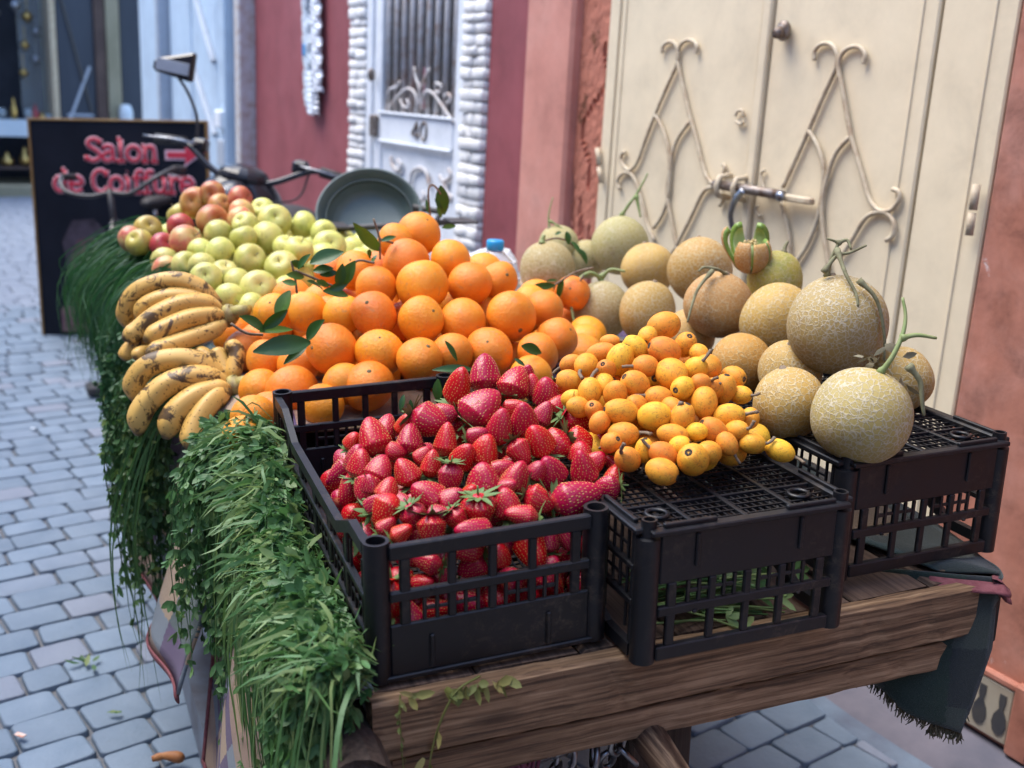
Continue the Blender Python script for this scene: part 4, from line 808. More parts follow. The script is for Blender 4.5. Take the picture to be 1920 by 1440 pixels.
rh = [Vector(f3_(s, 0.06)) + Vector((.0, -.012, .003)) for s in np.linspace(.26, .50, 14)] + [Vector(f3_(s, .10 + (s - .5) * .9)) + Vector((.01, -.010, 0)) for s in np.linspace(.515, .66, 10)]
MB().tube(spl(rh, 2), .018, 8, flat=(.4, -.5, .75), flatk=.25).build('hem', M['red_hem'], bl3, True)
fr = MB()
for s in np.linspace(.20, .99, 420):
    p = Vector(f3_(s, 1.)); q = p + Vector((random.uniform(-.008, .008), random.uniform(-.008, .008), -random.uniform(.006, .018))); fr.tube([p + Vector((0, 0, .004)), p.lerp(q, .5) + Vector((random.uniform(-.003, .003), random.uniform(-.003, .003), 0)), q], [.0014, .0011, .0005], 4)
fr.build('fringe', simple('wool_fringe', (.12, .09, .05), (.025, .04, .03), 12, .95, 0), bl3)['kind'] = 'stuff'

# ------------------------------------------------------------------ plastic crates
CW_, CL_, CH_ = .298, .60, .17
def make_crate(name, flip, label):
    """local: x across (0..CW_), y deep (0..CL_), z up.  flip = upside down (open side on the deck)."""
    root = tag(empty(name), label, 'crate', 'black plastic produce crates')
    Z = (lambda z: CH_ - z) if flip else (lambda z: z)
    P = M['plastic']
    def bx(x0, x1, y0, y1, z0, z1, nm, bev=.0015): return MB().box((x0, y0, Z(z0)), (x1, y1, Z(z1)), bev).build(nm, P, root)
    r = .0155
    for x in (r, CW_ - r):
        for y in (r, CL_ - r):
            mb = MB(); zt = CH_ - .001; za, zb = (0, zt)
            if flip: za, zb = (.0, CH_ - .012)
            mb.tube([(x, y, za), (x, y, zb)], [r, r * .97], 16, caps=False)
            if flip:
                mb.lathe([(r * .97, zb), (r * .62, zb + .001), (r * .60, CH_ + .010), (r * .42, CH_ + .010), (r * .42, CH_ - .004), (.0005, CH_ - .004)], 16, 0, Matrix.Translation((x, y, 0)))
            else:
                mb.lathe([(r * .97, zb), (r * .98, zb + .003), (r * .72, zb + .003), (r * .68, zb - .025), (.0005, zb - .025)], 16, 0, Matrix.Translation((x, y, 0)))
            auto_smooth(mb.build('corner_post', P, root))
    e = 2 * r - .004; th = .007
    # short ends
    for y0 in (.004, CL_ - .004 - th):
        y1 = y0 + th
        bx(e, CW_ - e, y0 - .002, y1 + .001, .150, .168, 'rim'); bx(e, CW_ - e, y0 - .0015, y1, .099, .111, 'rail')
        bx(e, CW_ - e, y0, y1 - .001, .006, .070, 'panel'); bx(e * .6, CW_ - e * .6, y0 - .003, y1, .0, .007, 'lip')
        for x in (e + .012, CW_ - e - .012 - .012): bx(x, x + .012, y0 - .0008, y1 - .0005, .0695, .1505, 'rib')
        n = 4; w = (CW_ - 2 * e - .024 - .024) / n; xs0 = e + .024
        for k in range(1, n): bx(xs0 + k * w - .005, xs0 + k * w + .005, y0 - .0005, y1 - .0008, .0697, .1503, 'rib')
        lat = MB()
        for k in range(n):
            a = xs0 + k * w + .005; c = w - .010
            for q in (.30, .68): lat.box((a + c * q - .0022, y0 + .001, Z(.0705)), (a + c * q + .0022, y1 - .0015, Z(.0985)), .0006)
            lat.box((a + c * .30 + .0022, y0 + .0015, Z(.082)), (a + c * .68 - .0022, y1 - .002, Z(.087)), .0006); lat.box((a - .001, y0 + .0015, Z(.082)), (a + c * .30 - .0022, y1 - .002, Z(.086)), .0006) if k % 2 else None
            lat.box((a + c * .68 + .0022, y0 + .0015, Z(.082)), (a + c + .001, y1 - .002, Z(.086)), .0006) if not k % 2 else None
        lat.build('lattice', P, root)['kind'] = 'stuff'
        for x in (e + .045, CW_ - e - .055): bx(x, x + .006, y0 - .0035, y0 + .001, .010, .052, 'rib')
        for x in (.2, .8): bx(e + (CW_ - 2 * e) * x - .003, e + (CW_ - 2 * e) * x + .003, y0 - .004, y0, .108, .112, 'clip')
    # long sides: rim dips in the middle
    for sx in (0, 1):
        x0 = .004 if sx == 0 else CW_ - .004 - th; x1 = x0 + th
        dip = .030
        prof = [(e, .168), (e + .06, .168), (e + .13, .168 - dip), (CL_ - e - .13, .168 - dip), (CL_ - e - .06, .168), (CL_ - e, .168)]
        for (ya, za), (yb, zb) in zip(prof[:-1], prof[1:]):
            v = [(x, y, Z(z + dz)) for x in (x0 - .002, x1 + .001) for (y, z) in ((ya, za), (yb, zb)) for dz in (-.016, 0)]
            MB().add(v, [(0, 1, 3, 2), (4, 6, 7, 5), (0, 4, 5, 1), (2, 3, 7, 6), (1, 5, 7, 3), (0, 2, 6, 4)]).build('rim', P, root)
        bx(x0 - .0015, x1, e, CL_ - e, .094, .103, 'rail'); bx(x0 - .0015, x1, e, CL_ - e, .050, .058, 'rail'); bx(x0 - .003, x1, e * .6, CL_ - e * .6, 0, .010, 'lip')
        n = 6; w = (CL_ - 2 * e) / n
        for k in range(n + 1):
            y = e + k * w; top = .1525 if k in (0, 1, n - 1, n) else .1235
            bx(x0, x1 - .0008, max(e, y - .007), min(CL_ - e, y + .007), .0095, top, 'rib')
        lat = MB()
        for k in range(n):
            for q in range(1, 5):
                y = e + (k + q / 5) * w; zt = .1235 if 1 <= k <= n - 2 else .138
                lat.box((x0 + .0015, y - .0018, Z(.0585)), (x1 - .002, y + .0018, Z(.0935)), .0005); lat.box((x0 + .0015, y - .0018, Z(.0105)), (x1 - .002, y + .0018, Z(.0495)), .0005)
                if q in (1, 4): lat.box((x0 + .0015, y - .0018, Z(.1035)), (x1 - .002, y + .0018, Z(zt)), .0005)
            ya, yb = e + (k + .2) * w, e + (k + .8) * w
            lat.box((x0 + .002, ya + .002, Z(.074)), (x1 - .0025, yb - .002, Z(.078)), .0005); lat.box((x0 + .002, ya + .002, Z(.030)), (x1 - .0025, yb - .002, Z(.034)), .0005)
        lat.build('lattice', P, root)['kind'] = 'stuff'
    # floor grid with wavy fine bars, heavy bars, diagonals and rings
    g = MB(); z0, z1 = .006, .010
    for k in range(1, 26):
        x = .018 + (CW_ - .036) * k / 26; pts = [(x + .0022 * math.sin(y * 55), y, Z(.008)) for y in np.linspace(.015, CL_ - .015, 44)]
        g.tube(pts, .0016, 4)
    for k in range(1, 40):
        y = .012 + (CL_ - .024) * k / 40; 
        if k % 5: g.tube([(.012, y, Z(.0065)), (CW_ - .012, y, Z(.0065))], .0015, 4)
        else: g.box((.010, y - .0022, Z(.004)), (CW_ - .010, y + .0022, Z(.0105)), .0006)
    g.build('floor_grid', P, root)['kind'] = 'stuff'
    for k, x in enumerate((.078, .149, .22)): bx(x - .003, x + .003, .012, CL_ - .012, .0035, .0118, 'floor_bar', .0008)
    for sx in (0, 1):
        for sy in (0, 1):
            a = (.025 + sx * (CW_ - .05), .02 + sy * (CL_ - .04)); c = (.149 - .02 + sx * .04, .18 + sy * (CL_ - .36))
            MB().tube([(a[0], a[1], Z(.0085)), (c[0], c[1], Z(.0085))], .0028, 4).build('diagonal', P, root)
            rr = (a[0] + (c[0] - a[0]) * .22, a[1] + (c[1] - a[1]) * .22)
            MB().tube([(rr[0] + .013 * math.cos(t), rr[1] + .013 * math.sin(t), Z(.004)) for t in np.linspace(0, 2 * math.pi, 18, endpoint=False)], .003, 6, closed=True).build('ring', P, root, True)
    if flip:   # the foot ledge round the base, raised at the corners
        for x0, x1, y0, y1 in ((.012, CW_ - .012, -.003, .012), (.012, CW_ - .012, CL_ - .012, CL_ + .003), (-.003, .012, .0125, CL_ - .0125), (CW_ - .012, CW_ + .003, .0125, CL_ - .0125)): bx(x0, x1, y0, y1, -.0005, .0065, 'base_flange')
        for y in (.004, CL_ - .010):
            for x in (.03, CW_ - .10): MB().box((x, y, CH_), (x + .07, y + .006, CH_ + .006), .001).build('foot_ridge', P, root)
        for x in (.004, CW_ - .010):
            for y in (.03, CL_ - .11): MB().box((x, y, CH_), (x + .006, y + .08, CH_ + .006), .001).build('foot_ridge', P, root)
    return root
def place_crate(c, u, v, w, yaw=0, tx=0, ty=0): c.matrix_world = CART @ Matrix.Translation((u, v, w)) @ Matrix.Rotation(R(yaw), 4, 'Z') @ Matrix.Rotation(R(tx), 4, 'X') @ Matrix.Rotation(R(ty), 4, 'Y')
c1 = make_crate('plastic_crate', False, 'open black plastic crate heaped with strawberries'); place_crate(c1, .009, .028, .001, 0, 1.2, -1.0)
c2 = make_crate('plastic_crate', True, 'upturned black plastic crate under the loquats, in the middle of the front'); place_crate(c2, .311, -.036, .001, 0, 0, 0)
c3 = make_crate('plastic_crate', True, 'upturned black plastic crate under the front melons, nearest the salmon wall'); place_crate(c3, .657, .050, .013, 1., 0, 0)
# ------------------------------------------------------------------ row/rank wording so that each label singles out one fruit
ORD = 'first second third fourth fifth sixth seventh eighth ninth tenth eleventh twelfth thirteenth fourteenth fifteenth'.split()
def rank_words(pts, row_h):
    """pts: world points -> list of (row word, place word) by where they stand in the photo"""
    P = sorted([(pix(p)[1], pix(p)[0], i) for i, p in enumerate(pts)]); rows = []; 
    for y, x, i in P:
        if rows and y - rows[-1][0] < row_h: rows[-1][1].append((x, i))
        else: rows.append([y, [(x, i)]])
    out = [None] * len(pts)
    for r_, (y, row) in enumerate(rows):
        row.sort()
        for k, (x, i) in enumerate(row):
            pl = 'alone' if len(row) == 1 else ('leftmost' if k == 0 else ('rightmost' if k == len(row) - 1 else ORD[k] + ' from left'))
            out[i] = (ORD[min(r_, 14)] + ' row down', pl)
    return out
def rotq(): 
    q = Quaternion((random.gauss(0, 1), random.gauss(0, 1), random.gauss(0, 1), random.gauss(0, 1))); q.normalize(); return q
def to_cam_quat(p, spread=.6):
    d = (Vector((0, 0, CAMH)) - Vector(p)).normalized() + Vector((random.gauss(0, spread), random.gauss(0, spread), random.gauss(0, spread) + .35)); return d.normalized().to_track_quat('Z', 'Y') @ Quaternion((0, 0, 1), random.uniform(0, 6.28))
def setmw(o, loc, q, sc): o.matrix_world = Matrix.LocRotScale(Vector(loc), q, Vector(sc) if hasattr(sc, '__len__') else Vector((sc, sc, sc)))
def child(name, me, par): o = link(name, me, par); return o

# ------------------------------------------------------------------ fruit meshes (unit size)
def bumpy_sphere(seed, n=32, k=20, flat=.96, lump=.02, prof=None):
    rs = np.random.default_rng(seed); D = rs.normal(0, 1, (10, 3)); D /= np.linalg.norm(D, axis=1)[:, None]; A = rs.normal(0, lump, 10)
    b = MB(); b.ell((0, 0, 0), (1, 1, 1), n, k)
    def fn(p):
        d = np.array(p); l = np.linalg.norm(d); d = d / max(l, 1e-9); s = 1 + float(np.sum(A * np.cos(2.2 * D @ d * 1.6)))
        q = d * s; q[2] *= flat; return q
    return b.xf(fn)
ORANGE = [bumpy_sphere(s, 30, 20, .95 + .02 * s % .05, .012).data('orange', M['orange']) for s in range(4)]
bt = MB().lathe([(.001, .016), (.04, .02), (.065, .004), (.10, -.012), (.11, -.06)], 7).data('button', M['button'])
DIMPLE = bt
def apple_mesh(seed):
    rs = random.Random(seed); b = MB(); pr = []
    for i in range(21):
        t = math.pi * i / 20; r_ = math.sin(t) * (1 + .05 * math.sin(t)); z = math.cos(t) * .93
        if t < .7: z -= .28 * (1 - t / .7) ** 1.5
        if t > 2.55: z += .16 * ((t - 2.55) / .6) ** 1.5
        r_ *= 1 - .07 * (1 - math.cos(t)) / 2 * 1.2; pr.append((max(r_, .001), z))
    b.lathe(pr, 30); k = rs.uniform(0, 6)
    return b.xf(lambda p: (p[0] * (1 + .03 * math.sin(5 * math.atan2(p[1], p[0]) + k) * (p[2] < 0)), p[1] * (1 + .02 * math.sin(k)), p[2]))
APM = [apple_mesh(s) for s in range(3)]
APPLE = {c: [b.data('apple', M['apple_' + c]) for b in APM] for c in 'gyrdp'}
STALK = MB().tube([(0, 0, .55), (.02, .01, .8), (.07, .02, 1.05)], [.03, .026, .035], 6).data('stalk', M['twig'], True)
def straw_mesh(seed):
    rs = np.random.default_rng(seed); b = MB(); n, k = 40, 30
    pw = rs.uniform(1.7, 2.6); sq = rs.uniform(.86, 1.0); wob = rs.uniform(0, 6); bend = rs.uniform(-.10, .10)
    def rad(t): return .5 * (min(1, t * 3.6) ** .5) * max(0., 1 - t ** pw) ** .58 * 1.04
    def P(t, a, off=0.):
        r_ = rad(t) * (1 + .05 * math.sin(3 * a + wob)) + off; z = t
        return np.array([r_ * math.cos(a) + bend * t * t, r_ * math.sin(a) * sq, z])
    seeds = []; tt = .09; ang0 = 0.
    while tt < .95:
        c = max(1, int(2 * math.pi * rad(tt) / .135))
        for j in range(c): seeds.append((tt + rs.normal(0, .006), ang0 + 2 * math.pi * j / c + rs.normal(0, .05)))
        ang0 += math.pi / max(c, 1); tt += .068
    S = np.array([P(t, a) for t, a in seeds]); v = []
    ts = [0.003] + [i / k for i in range(1, k)] + [.997]
    for t in ts:
        for j in range(n):
            a = 2 * math.pi * j / n; p = P(t, a); d = np.min(np.linalg.norm(S - p, axis=1)); v.append(P(t, a, -.022 * math.exp(-(d / .028) ** 2) if .05 < t < .97 else 0))
    m = len(ts); f = [(i * n + j, i * n + (j + 1) % n, (i + 1) * n + (j + 1) % n, (i + 1) * n + j) for i in range(m - 1) for j in range(n)]
    f += [tuple(range(n - 1, -1, -1)), tuple((m - 1) * n + j for j in range(n))]; b.add(v, f, 0)
    for (t, a), s_ in zip(seeds, S):
        e = P(min(t + .02, .99), a) - P(t - .02, a); e /= np.linalg.norm(e); g = np.array([-math.sin(a), math.cos(a) * sq, 0]); g /= np.linalg.norm(g); nn = np.cross(g, e); nn /= np.linalg.norm(nn)
        if nn @ np.array([math.cos(a), math.sin(a), .1]) < 0: nn = -nn
        c = s_ - nn * .012
        b.add([c + e * .032, c + g * .017, c - e * .028, c - g * .017, c + nn * .018], [(0, 1, 4), (1, 2, 4), (2, 3, 4), (3, 0, 4)], 1)
    return b.data('strawberry', [M['straw'], M['seed']], True)
STRAW = [straw_mesh(s) for s in range(7)]
def calyx_mesh(seed):
    rs = random.Random(seed); b = MB()
    for k in range(10):
        a = 2 * math.pi * k / 10 + rs.uniform(-.25, .25); L = rs.uniform(.40, .72); up = rs.uniform(-.5, .35); w = rs.uniform(.08, .13); v = []
        for i, (t, ww) in enumerate(((0, .5), (.35, 1.), (.7, .75), (1., .02))):
            r_ = .05 + L * t; z = .05 - .10 * t + up * L * t * t * .9 * -1 * .6
            for s in (-1, 0, 1): v.append((r_ * math.cos(a) - s * w * ww * math.sin(a), r_ * math.sin(a) + s * w * ww * math.cos(a), z + (.02 if s == 0 else 0) - .015))
        b.add(v, [(i * 3 + j, i * 3 + j + 1, (i + 1) * 3 + j + 1, (i + 1) * 3 + j) for i in range(3) for j in range(2)])
    b.tube([(0, 0, .05), (.02, .02, -.12), (.05, .03, -.26)], [.04, .03, .028], 6)
    return b.data('calyx', M['calyx'], True)
CALYX = [calyx_mesh(s) for s in range(5)]
def loquat_mesh(seed):
    rs = random.Random(seed); b = MB(); b.ell((0, 0, 0), (1, 1, 1), 26, 18); k = rs.uniform(0, 6)
    def fn(p):
        s = 1 + .03 * math.sin(2 * math.atan2(p[1], p[0]) + k); t = 1 - .07 * (p[2] < 0) * abs(p[2]) ** 2; z = p[2]
        if z > .93: z -= (z - .93) * 1.6
        return (p[0] * s * t, p[1] * s * t, z)
    return b.xf(fn).data('loquat', M['loquat'])
LOQ = [loquat_mesh(s) for s in range(4)]
def mk_lend():
    b = MB(); b.lathe([(.001, .86), (.12, .90), (.20, .955), (.24, .93), (.26, .90)], 12)
    for k in range(5):
        a = k * 1.257; b.add([(.10 * math.cos(a - .4), .10 * math.sin(a - .4), .955), (.27 * math.cos(a), .27 * math.sin(a), .975), (.10 * math.cos(a + .4), .10 * math.sin(a + .4), .955), (.04 * math.cos(a), .04 * math.sin(a), .90)], [(0, 1, 2, 3)])
    return b.data('calyx_end', M['loquat_end'], True)
LEND = mk_lend()
LSTEM = [MB().tube(spl([(0, 0, -.95), (.03, .02, -1.15), (.14 * s, .05, -1.42), (.32 * s, .06, -1.66)], 3), [.20, .17, .15, .14, .13, .14, .15, .14, .13, .17][:10], 7).data('stem', M['twig'], True) for s in (1, -1, 2)]

# ------------------------------------------------------------------ oranges
def clear(o):                                      # keep the front oranges clear of the crate's rear end
    u, v, w, r_ = o
    if u + r_ > .012 and u - r_ < .31 and w - r_ < .185 and v - r_ < .645: v = .648 + r_
    return (u, v, w, r_)
ORANGES = [clear(o) if o[0] > .0 else (min(o[0], -.006 - o[3]) if o[1] < .66 else o[0], *o[1:]) for o in ORANGES]
pts = [cw(o[:3]) for o in ORANGES]; rk = rank_words(pts, 38)
for i, (u, v, w, r_) in enumerate(ORANGES):
    o = link('orange', ORANGE[i % 4]); q = to_cam_quat(pts[i], .55); setmw(o, pts[i], q, r_)
    b_ = child('stem_button', bt, o); b_.location = (0, 0, .955)
    sz = 'large' if r_ > .0445 else ('small' if r_ < .0375 else 'ripe')
    tag(o, '%s orange in the stacked pile, %s, %s' % (sz, rk[i][0], rk[i][1]), 'orange', 'oranges in the pile')
def cone(pu, pv, pw, k, soft=.03): return lambda u, v: pw - k * (math.sqrt((u - pu) ** 2 + (v - pv) ** 2 + soft ** 2) - soft)
def fill(vis, h, bed, r, ub, vb, margin=.92, drop=1.6, ok=None, limit=999, shell=None):
    out = []; V = [np.array(x[:3]) for x in vis]; Rr = [x[3] for x in vis]; w = bed + r; lay = 0
    while w < .45:
        v = vb[0]; iv = 0
        while v < vb[1]:
            u = ub[0] + ((iv + lay) % 2) * r
            while u < ub[1]:
                hh = h(u, v)
                if hh > w + drop * r * .6 and (shell is None or hh < w + shell or (ok and ok(u, v, w))):
                    p = np.array((u + random.gauss(0, .08 * r), v + (lay % 2) * r * .6 + random.gauss(0, .08 * r), w))
                    if all(np.sum((p - q) ** 2) > ((r + s) * margin) ** 2 for q, s in zip(V, Rr)) and len(out) < limit:
                        out.append((*p, r)); V.append(p); Rr.append(r)
                u += 2 * r
            v += 2 * r * .88; iv += 1
        w += 2 * r * .8; lay += 1
    return out
for i, (u, v, w, r_) in enumerate(fill(ORANGES, cone(.38, 1.06, .375, .52), BEDW + .004, .041, (.02, .72), (.74, 1.5), .94, 1.5)):
    o = link('orange', ORANGE[i % 4]); setmw(o, cw((u, v, w)), rotq(), r_); tag(o, 'orange inside or behind the stacked pile, mostly hidden by others', 'orange', 'oranges hidden in the pile')
# ------------------------------------------------------------------ apples
names = dict(g='pale green apple', y='yellow brown apple', r='russet red apple', d='deep red apple', p='pink and yellow apple')
pts = [cw(a[:3]) for a in APPLES]; rk = rank_words(pts, 26)
for i, (u, v, w, r_, c) in enumerate(APPLES):
    o = link('apple', APPLE[c][i % 3]); q = to_cam_quat(pts[i], .9); setmw(o, pts[i], q, r_)
    child('stalk', STALK, o); tag(o, '%s in the apple pile, %s, %s' % (names[c], rk[i][0], rk[i][1]), 'apple', 'apples in the pile')
for i, (u, v, w, r_) in enumerate(fill([a[:4] for a in APPLES] + ORANGES, cone(.13, 1.80, .345, .30), BEDW + .004, .037, (-.04, .5), (1.32, 2.16), .94, 1.5, None, 130, .11)):
    o = link('apple', APPLE['g'][i % 3]); setmw(o, cw((u, v, w)), rotq(), r_); tag(o, 'apple inside or behind the apple pile, mostly hidden by others', 'apple', 'apples hidden in the pile')
# ------------------------------------------------------------------ strawberries
def dquat(d): return cdir(d).to_track_quat('Z', 'Y') @ Quaternion((0, 0, 1), random.uniform(0, 6.28))
pts = [cw(s[:3]) for s in STRAWBERRIES]; rk = rank_words(pts, 26)
for i, (u, v, w, L, Wd, dx, dy, dz, cal) in enumerate(STRAWBERRIES):
    o = link('strawberry', STRAW[i % 7]); q = dquat((dx, dy, dz)); L *= 1.13; Wd = max(Wd * 1.15, L * .70); c = pts[i] - (q @ Vector((0, 0, 1))) * L * .46; setmw(o, c, q, (Wd, Wd, L))
    if cal or i % 2 == 0:
        k = child('calyx', CALYX[i % 5], o); k.scale = (1, 1, Wd / L); k.rotation_euler = (0, 0, random.uniform(0, 6))
    look = ('big ' if L > .060 else 'small ' if L < .037 else '') + 'red strawberry' + (' showing calyx' if cal else '')
    where = 'in the heap' if i < 72 else 'behind the front slots'
    tag(o, '%s %s, %s, %s' % (look, where, rk[i][0], rk[i][1]), 'strawberry', 'strawberries in the crate')
hs = cone(.255, .36, .262, .40, .06)
hs2 = lambda u, v: hs(u, v) - 1.1 * max(0, v - .34) * (1 if u < .24 else .5) - .10 * max(0, .12 - u)
lowS = fill([(s[0], s[1], s[2], s[4] * .44) for s in STRAWBERRIES], hs2, .014, .0185, (.046, .292), (.058, .575), .90, 2.5, lambda u, v, w: u < .06 or v < .10, 215, .05)
for i, (u, v, w, r_) in enumerate(lowS):
    o = link('strawberry', STRAW[i % 7]); q = rotq(); L = .046; setmw(o, cw((u, v, w)) - (q @ Vector((0, 0, 1))) * L * .46, q, (.036, .036, L))
    if i % 4 == 0: child('calyx', CALYX[i % 5], o)
    tag(o, 'strawberry deep in the crate, glimpsed between others or through its slots', 'strawberry', 'strawberries buried in the crate')
# ------------------------------------------------------------------ loquats
pts = [cw(s[:3]) for s in LOQUATS]; rk = rank_words(pts, 26)
for i, (u, v, w, a, b2, dx, dy, dz) in enumerate(LOQUATS):
    o = link('loquat', LOQ[i % 4]); setmw(o, pts[i], dquat((dx, dy, dz)), (b2 * 1.04, b2 * 1.04, max(a, b2 * 1.16) * 1.08))
    child('calyx_end', LEND, o)
    if i % 3 != 1: child('stem', LSTEM[i % 3], o)
    tag(o, '%s loquat in the heap on the middle crate, %s, %s' % (('plump' if b2 > .0215 else 'small' if b2 < .0165 else 'orange'), rk[i][0], rk[i][1]), 'loquat', 'loquats in the heap')
for i, (u, v, w, r_) in enumerate(fill([(l[0], l[1], l[2], l[4]) for l in LOQUATS] + [m[1:5] for m in MELONS], cone(.50, .30, .325, .62, .04), .173, .0205, (.36, .60), (.12, .54), .96, 3.0)):
    o = link('loquat', LOQ[i % 4]); setmw(o, cw((u, v, w)), rotq(), (r_, r_, r_ * 1.12)); child('calyx_end', LEND, o); tag(o, 'loquat deep in the loquat heap, mostly covered by others', 'loquat', 'loquats buried in the heap')
# ------------------------------------------------------------------ melons
MEL = dict(M1=('melon_grey', 1.0, 'largest grey netted melon with dried vine on top, by the cream door'), M2=('melon_grey', .98, 'big netted melon with a forked green stem at the front of the right crate'), M3=('melon_gold', .98, 'golden green melon beside the front melon, touching the loquats'),
    M4=('melon_gold', 1.08, 'yellow netted melon left of the largest grey one'), M5=('melon_tan', 1.0, 'round tan melon just below the cut melon'), M6=('melon_deep', 1.0, 'deep orange melon behind the loquat heap'), M7=('melon_gold', 1.08, 'yellowish melon directly behind the topmost loquat'),
    M8=('melon_green', 1.06, 'pale green netted melon with leafy stems beside the oranges'), M9=('melon_tan', 1.0, 'tan melon with a pale round scar in the rear row'), M10=('melon_green', 1.05, 'greenish melon with a tall forked stem at the back'), M11=('melon_gold', 1.08, 'golden melon left of the cut melon'),
    M12=('melon_green', 1.02, 'greenish melon at the left end of the melon heap'), M13=('melon_green', 1.0, 'pale melon half hidden at the far left back with a thin curled stem'), M14=('melon_green', 1.0, 'small pale melon wedged between the rear melons'), M15=('melon_yellow', 1.05, 'yellow and green striped melon behind the cut one'),
    M16=('melon_gold', 1.05, 'melon half hidden behind the front melon on the right'), M18=('melon_gold', 1.0, 'melon hidden behind the golden green melon beside the loquats'), M19=('melon_tan', 1.0, 'melon hidden under the round tan melon behind the loquats'))
MSH = {}
def mel_obj(m, seed):
    if m not in MSH: MSH[m] = [bumpy_sphere(30 + s, 40, 26, 1., .012).data('melon', M[m]) for s in range(2)]
    return MSH[m][seed % 2]
MO = {}
for i, (nm, u, v, w, r_) in enumerate(MELONS):
    mm, el, lab = MEL[nm]; me = bumpy_sphere(30 + i % 2, 40, 26, el, .012).xf(lambda p: (p[0] * r_, p[1] * r_, p[2] * r_)).data('melon', M[mm])
    o = link('melon', me); q = (Vector((random.gauss(0, .22), random.gauss(0, .22), 1)).normalized().to_track_quat('Z', 'Y')); setmw(o, cw((u, v, w)), q, 1)
    tag(o, lab, 'melon', 'netted melons'); MO[nm] = (o, r_ * el)
    if i % 2 == 0: MB().lathe([(.001, r_ * el + .004), (.004, r_ * el + .004), (.006, r_ * el - .001), (.010, r_ * el - .003)], 9).build('stem_scar', M['twig'], o, True)
def stem(nm, paths, mat='vine', r0=.0045, name='stem'):
    o, R_ = MO[nm]; q = o.matrix_world.to_quaternion()
    for k, pts_ in enumerate(paths):
        # points are given in the camera-facing frame of the photo: x right, y up, z toward the viewer (in metres from the stem base)
        base = o.location + (q @ Vector((0, 0, R_ - .002)))
        X = Vector([CAMM[i][0] for i in range(3)]); Y = Vector([-CAMM[i][1] for i in range(3)]); Z = Vector([-CAMM[i][2] for i in range(3)])
        W_ = [base + X * a + Y * b_ + Z * c for a, b_, c in pts_]; inv = o.matrix_world.inverted(); L = spl([inv @ p for p in W_], 5); n = len(L)
        MB().tube(L, [r0 * (1 - .55 * j / n) * (1.5 if j < 2 else 1) for j in range(n)], 7).build(name, M[mat], o, True)
stem('M2', [[(0, 0, 0), (.012, .02, .01), (.026, .05, .01), (.032, .075, .005), (.030, .10, 0)], [(.024, .046, .01), (.045, .050, .012), (.07, .046, .012)]], 'vine', .0040)
stem('M2', [[(.03, .01, .02), (.045, -.01, .02), (.048, -.035, .02), (.052, -.055, .016)]], 'dryvine', .0045, 'dried_vine')
stem('M1', [[(-.01, 0, 0), (-.004, .03, .01), (.004, .05, .01), (-.012, .058, .01)], [(-.02, .005, .02), (.0, .03, .02), (.02, .035, .02), (.045, .046, .02)], [(0, .04, .02), (.006, .0, .045), (.016, -.03, .06), (.018, -.05, .065)], [(.02, -.01, .06), (.045, -.04, .065), (.06, -.09, .055), (.065, -.13, .04)], [(.004, .05, .01), (.018, .055, .012), (.022, .04, .02)]], 'dryvine', .0036, 'dried_vine')
stem('M10', [[(0, 0, 0), (.02, .03, .01), (.035, .05, .01), (.055, .085, .01), (.065, .105, .01)], [(.036, .05, .01), (.042, .02, .015), (.046, -.005, .02)]], 'vine', .0045)
stem('M13', [[(0, 0, 0), (-.003, .025, 0), (.0, .05, 0), (.008, .08, 0)], [(0, .02, 0), (.03, .0, .01), (.06, -.03, .01)]], 'vine', .003)
stem('M12', [[(0, 0, 0), (.003, .015, 0), (.006, .02, 0)]], 'vine', .006)
stem('M8', [[(0, 0, 0), (-.01, .012, .01), (-.03, .016, .02), (-.055, -.005, .035), (-.068, -.05, .05), (-.06, -.10, .06), (-.05, -.13, .06)], [(0, .01, 0), (.02, .025, .01), (.05, .02, .02)]], 'vine', .005)
stem('M15', [[(0, 0, 0), (.003, .012, 0), (.008, .022, 0)]], 'dryvine', .005)
stem('M5', [[(0, 0, 0), (-.02, .008, .02), (-.045, .012, .02), (-.055, .004, .02)], [(-.03, .006, .02), (-.06, -.03, .04), (-.075, -.07, .05), (-.08, -.09, .05)]], 'dryvine', .0035, 'dried_vine')
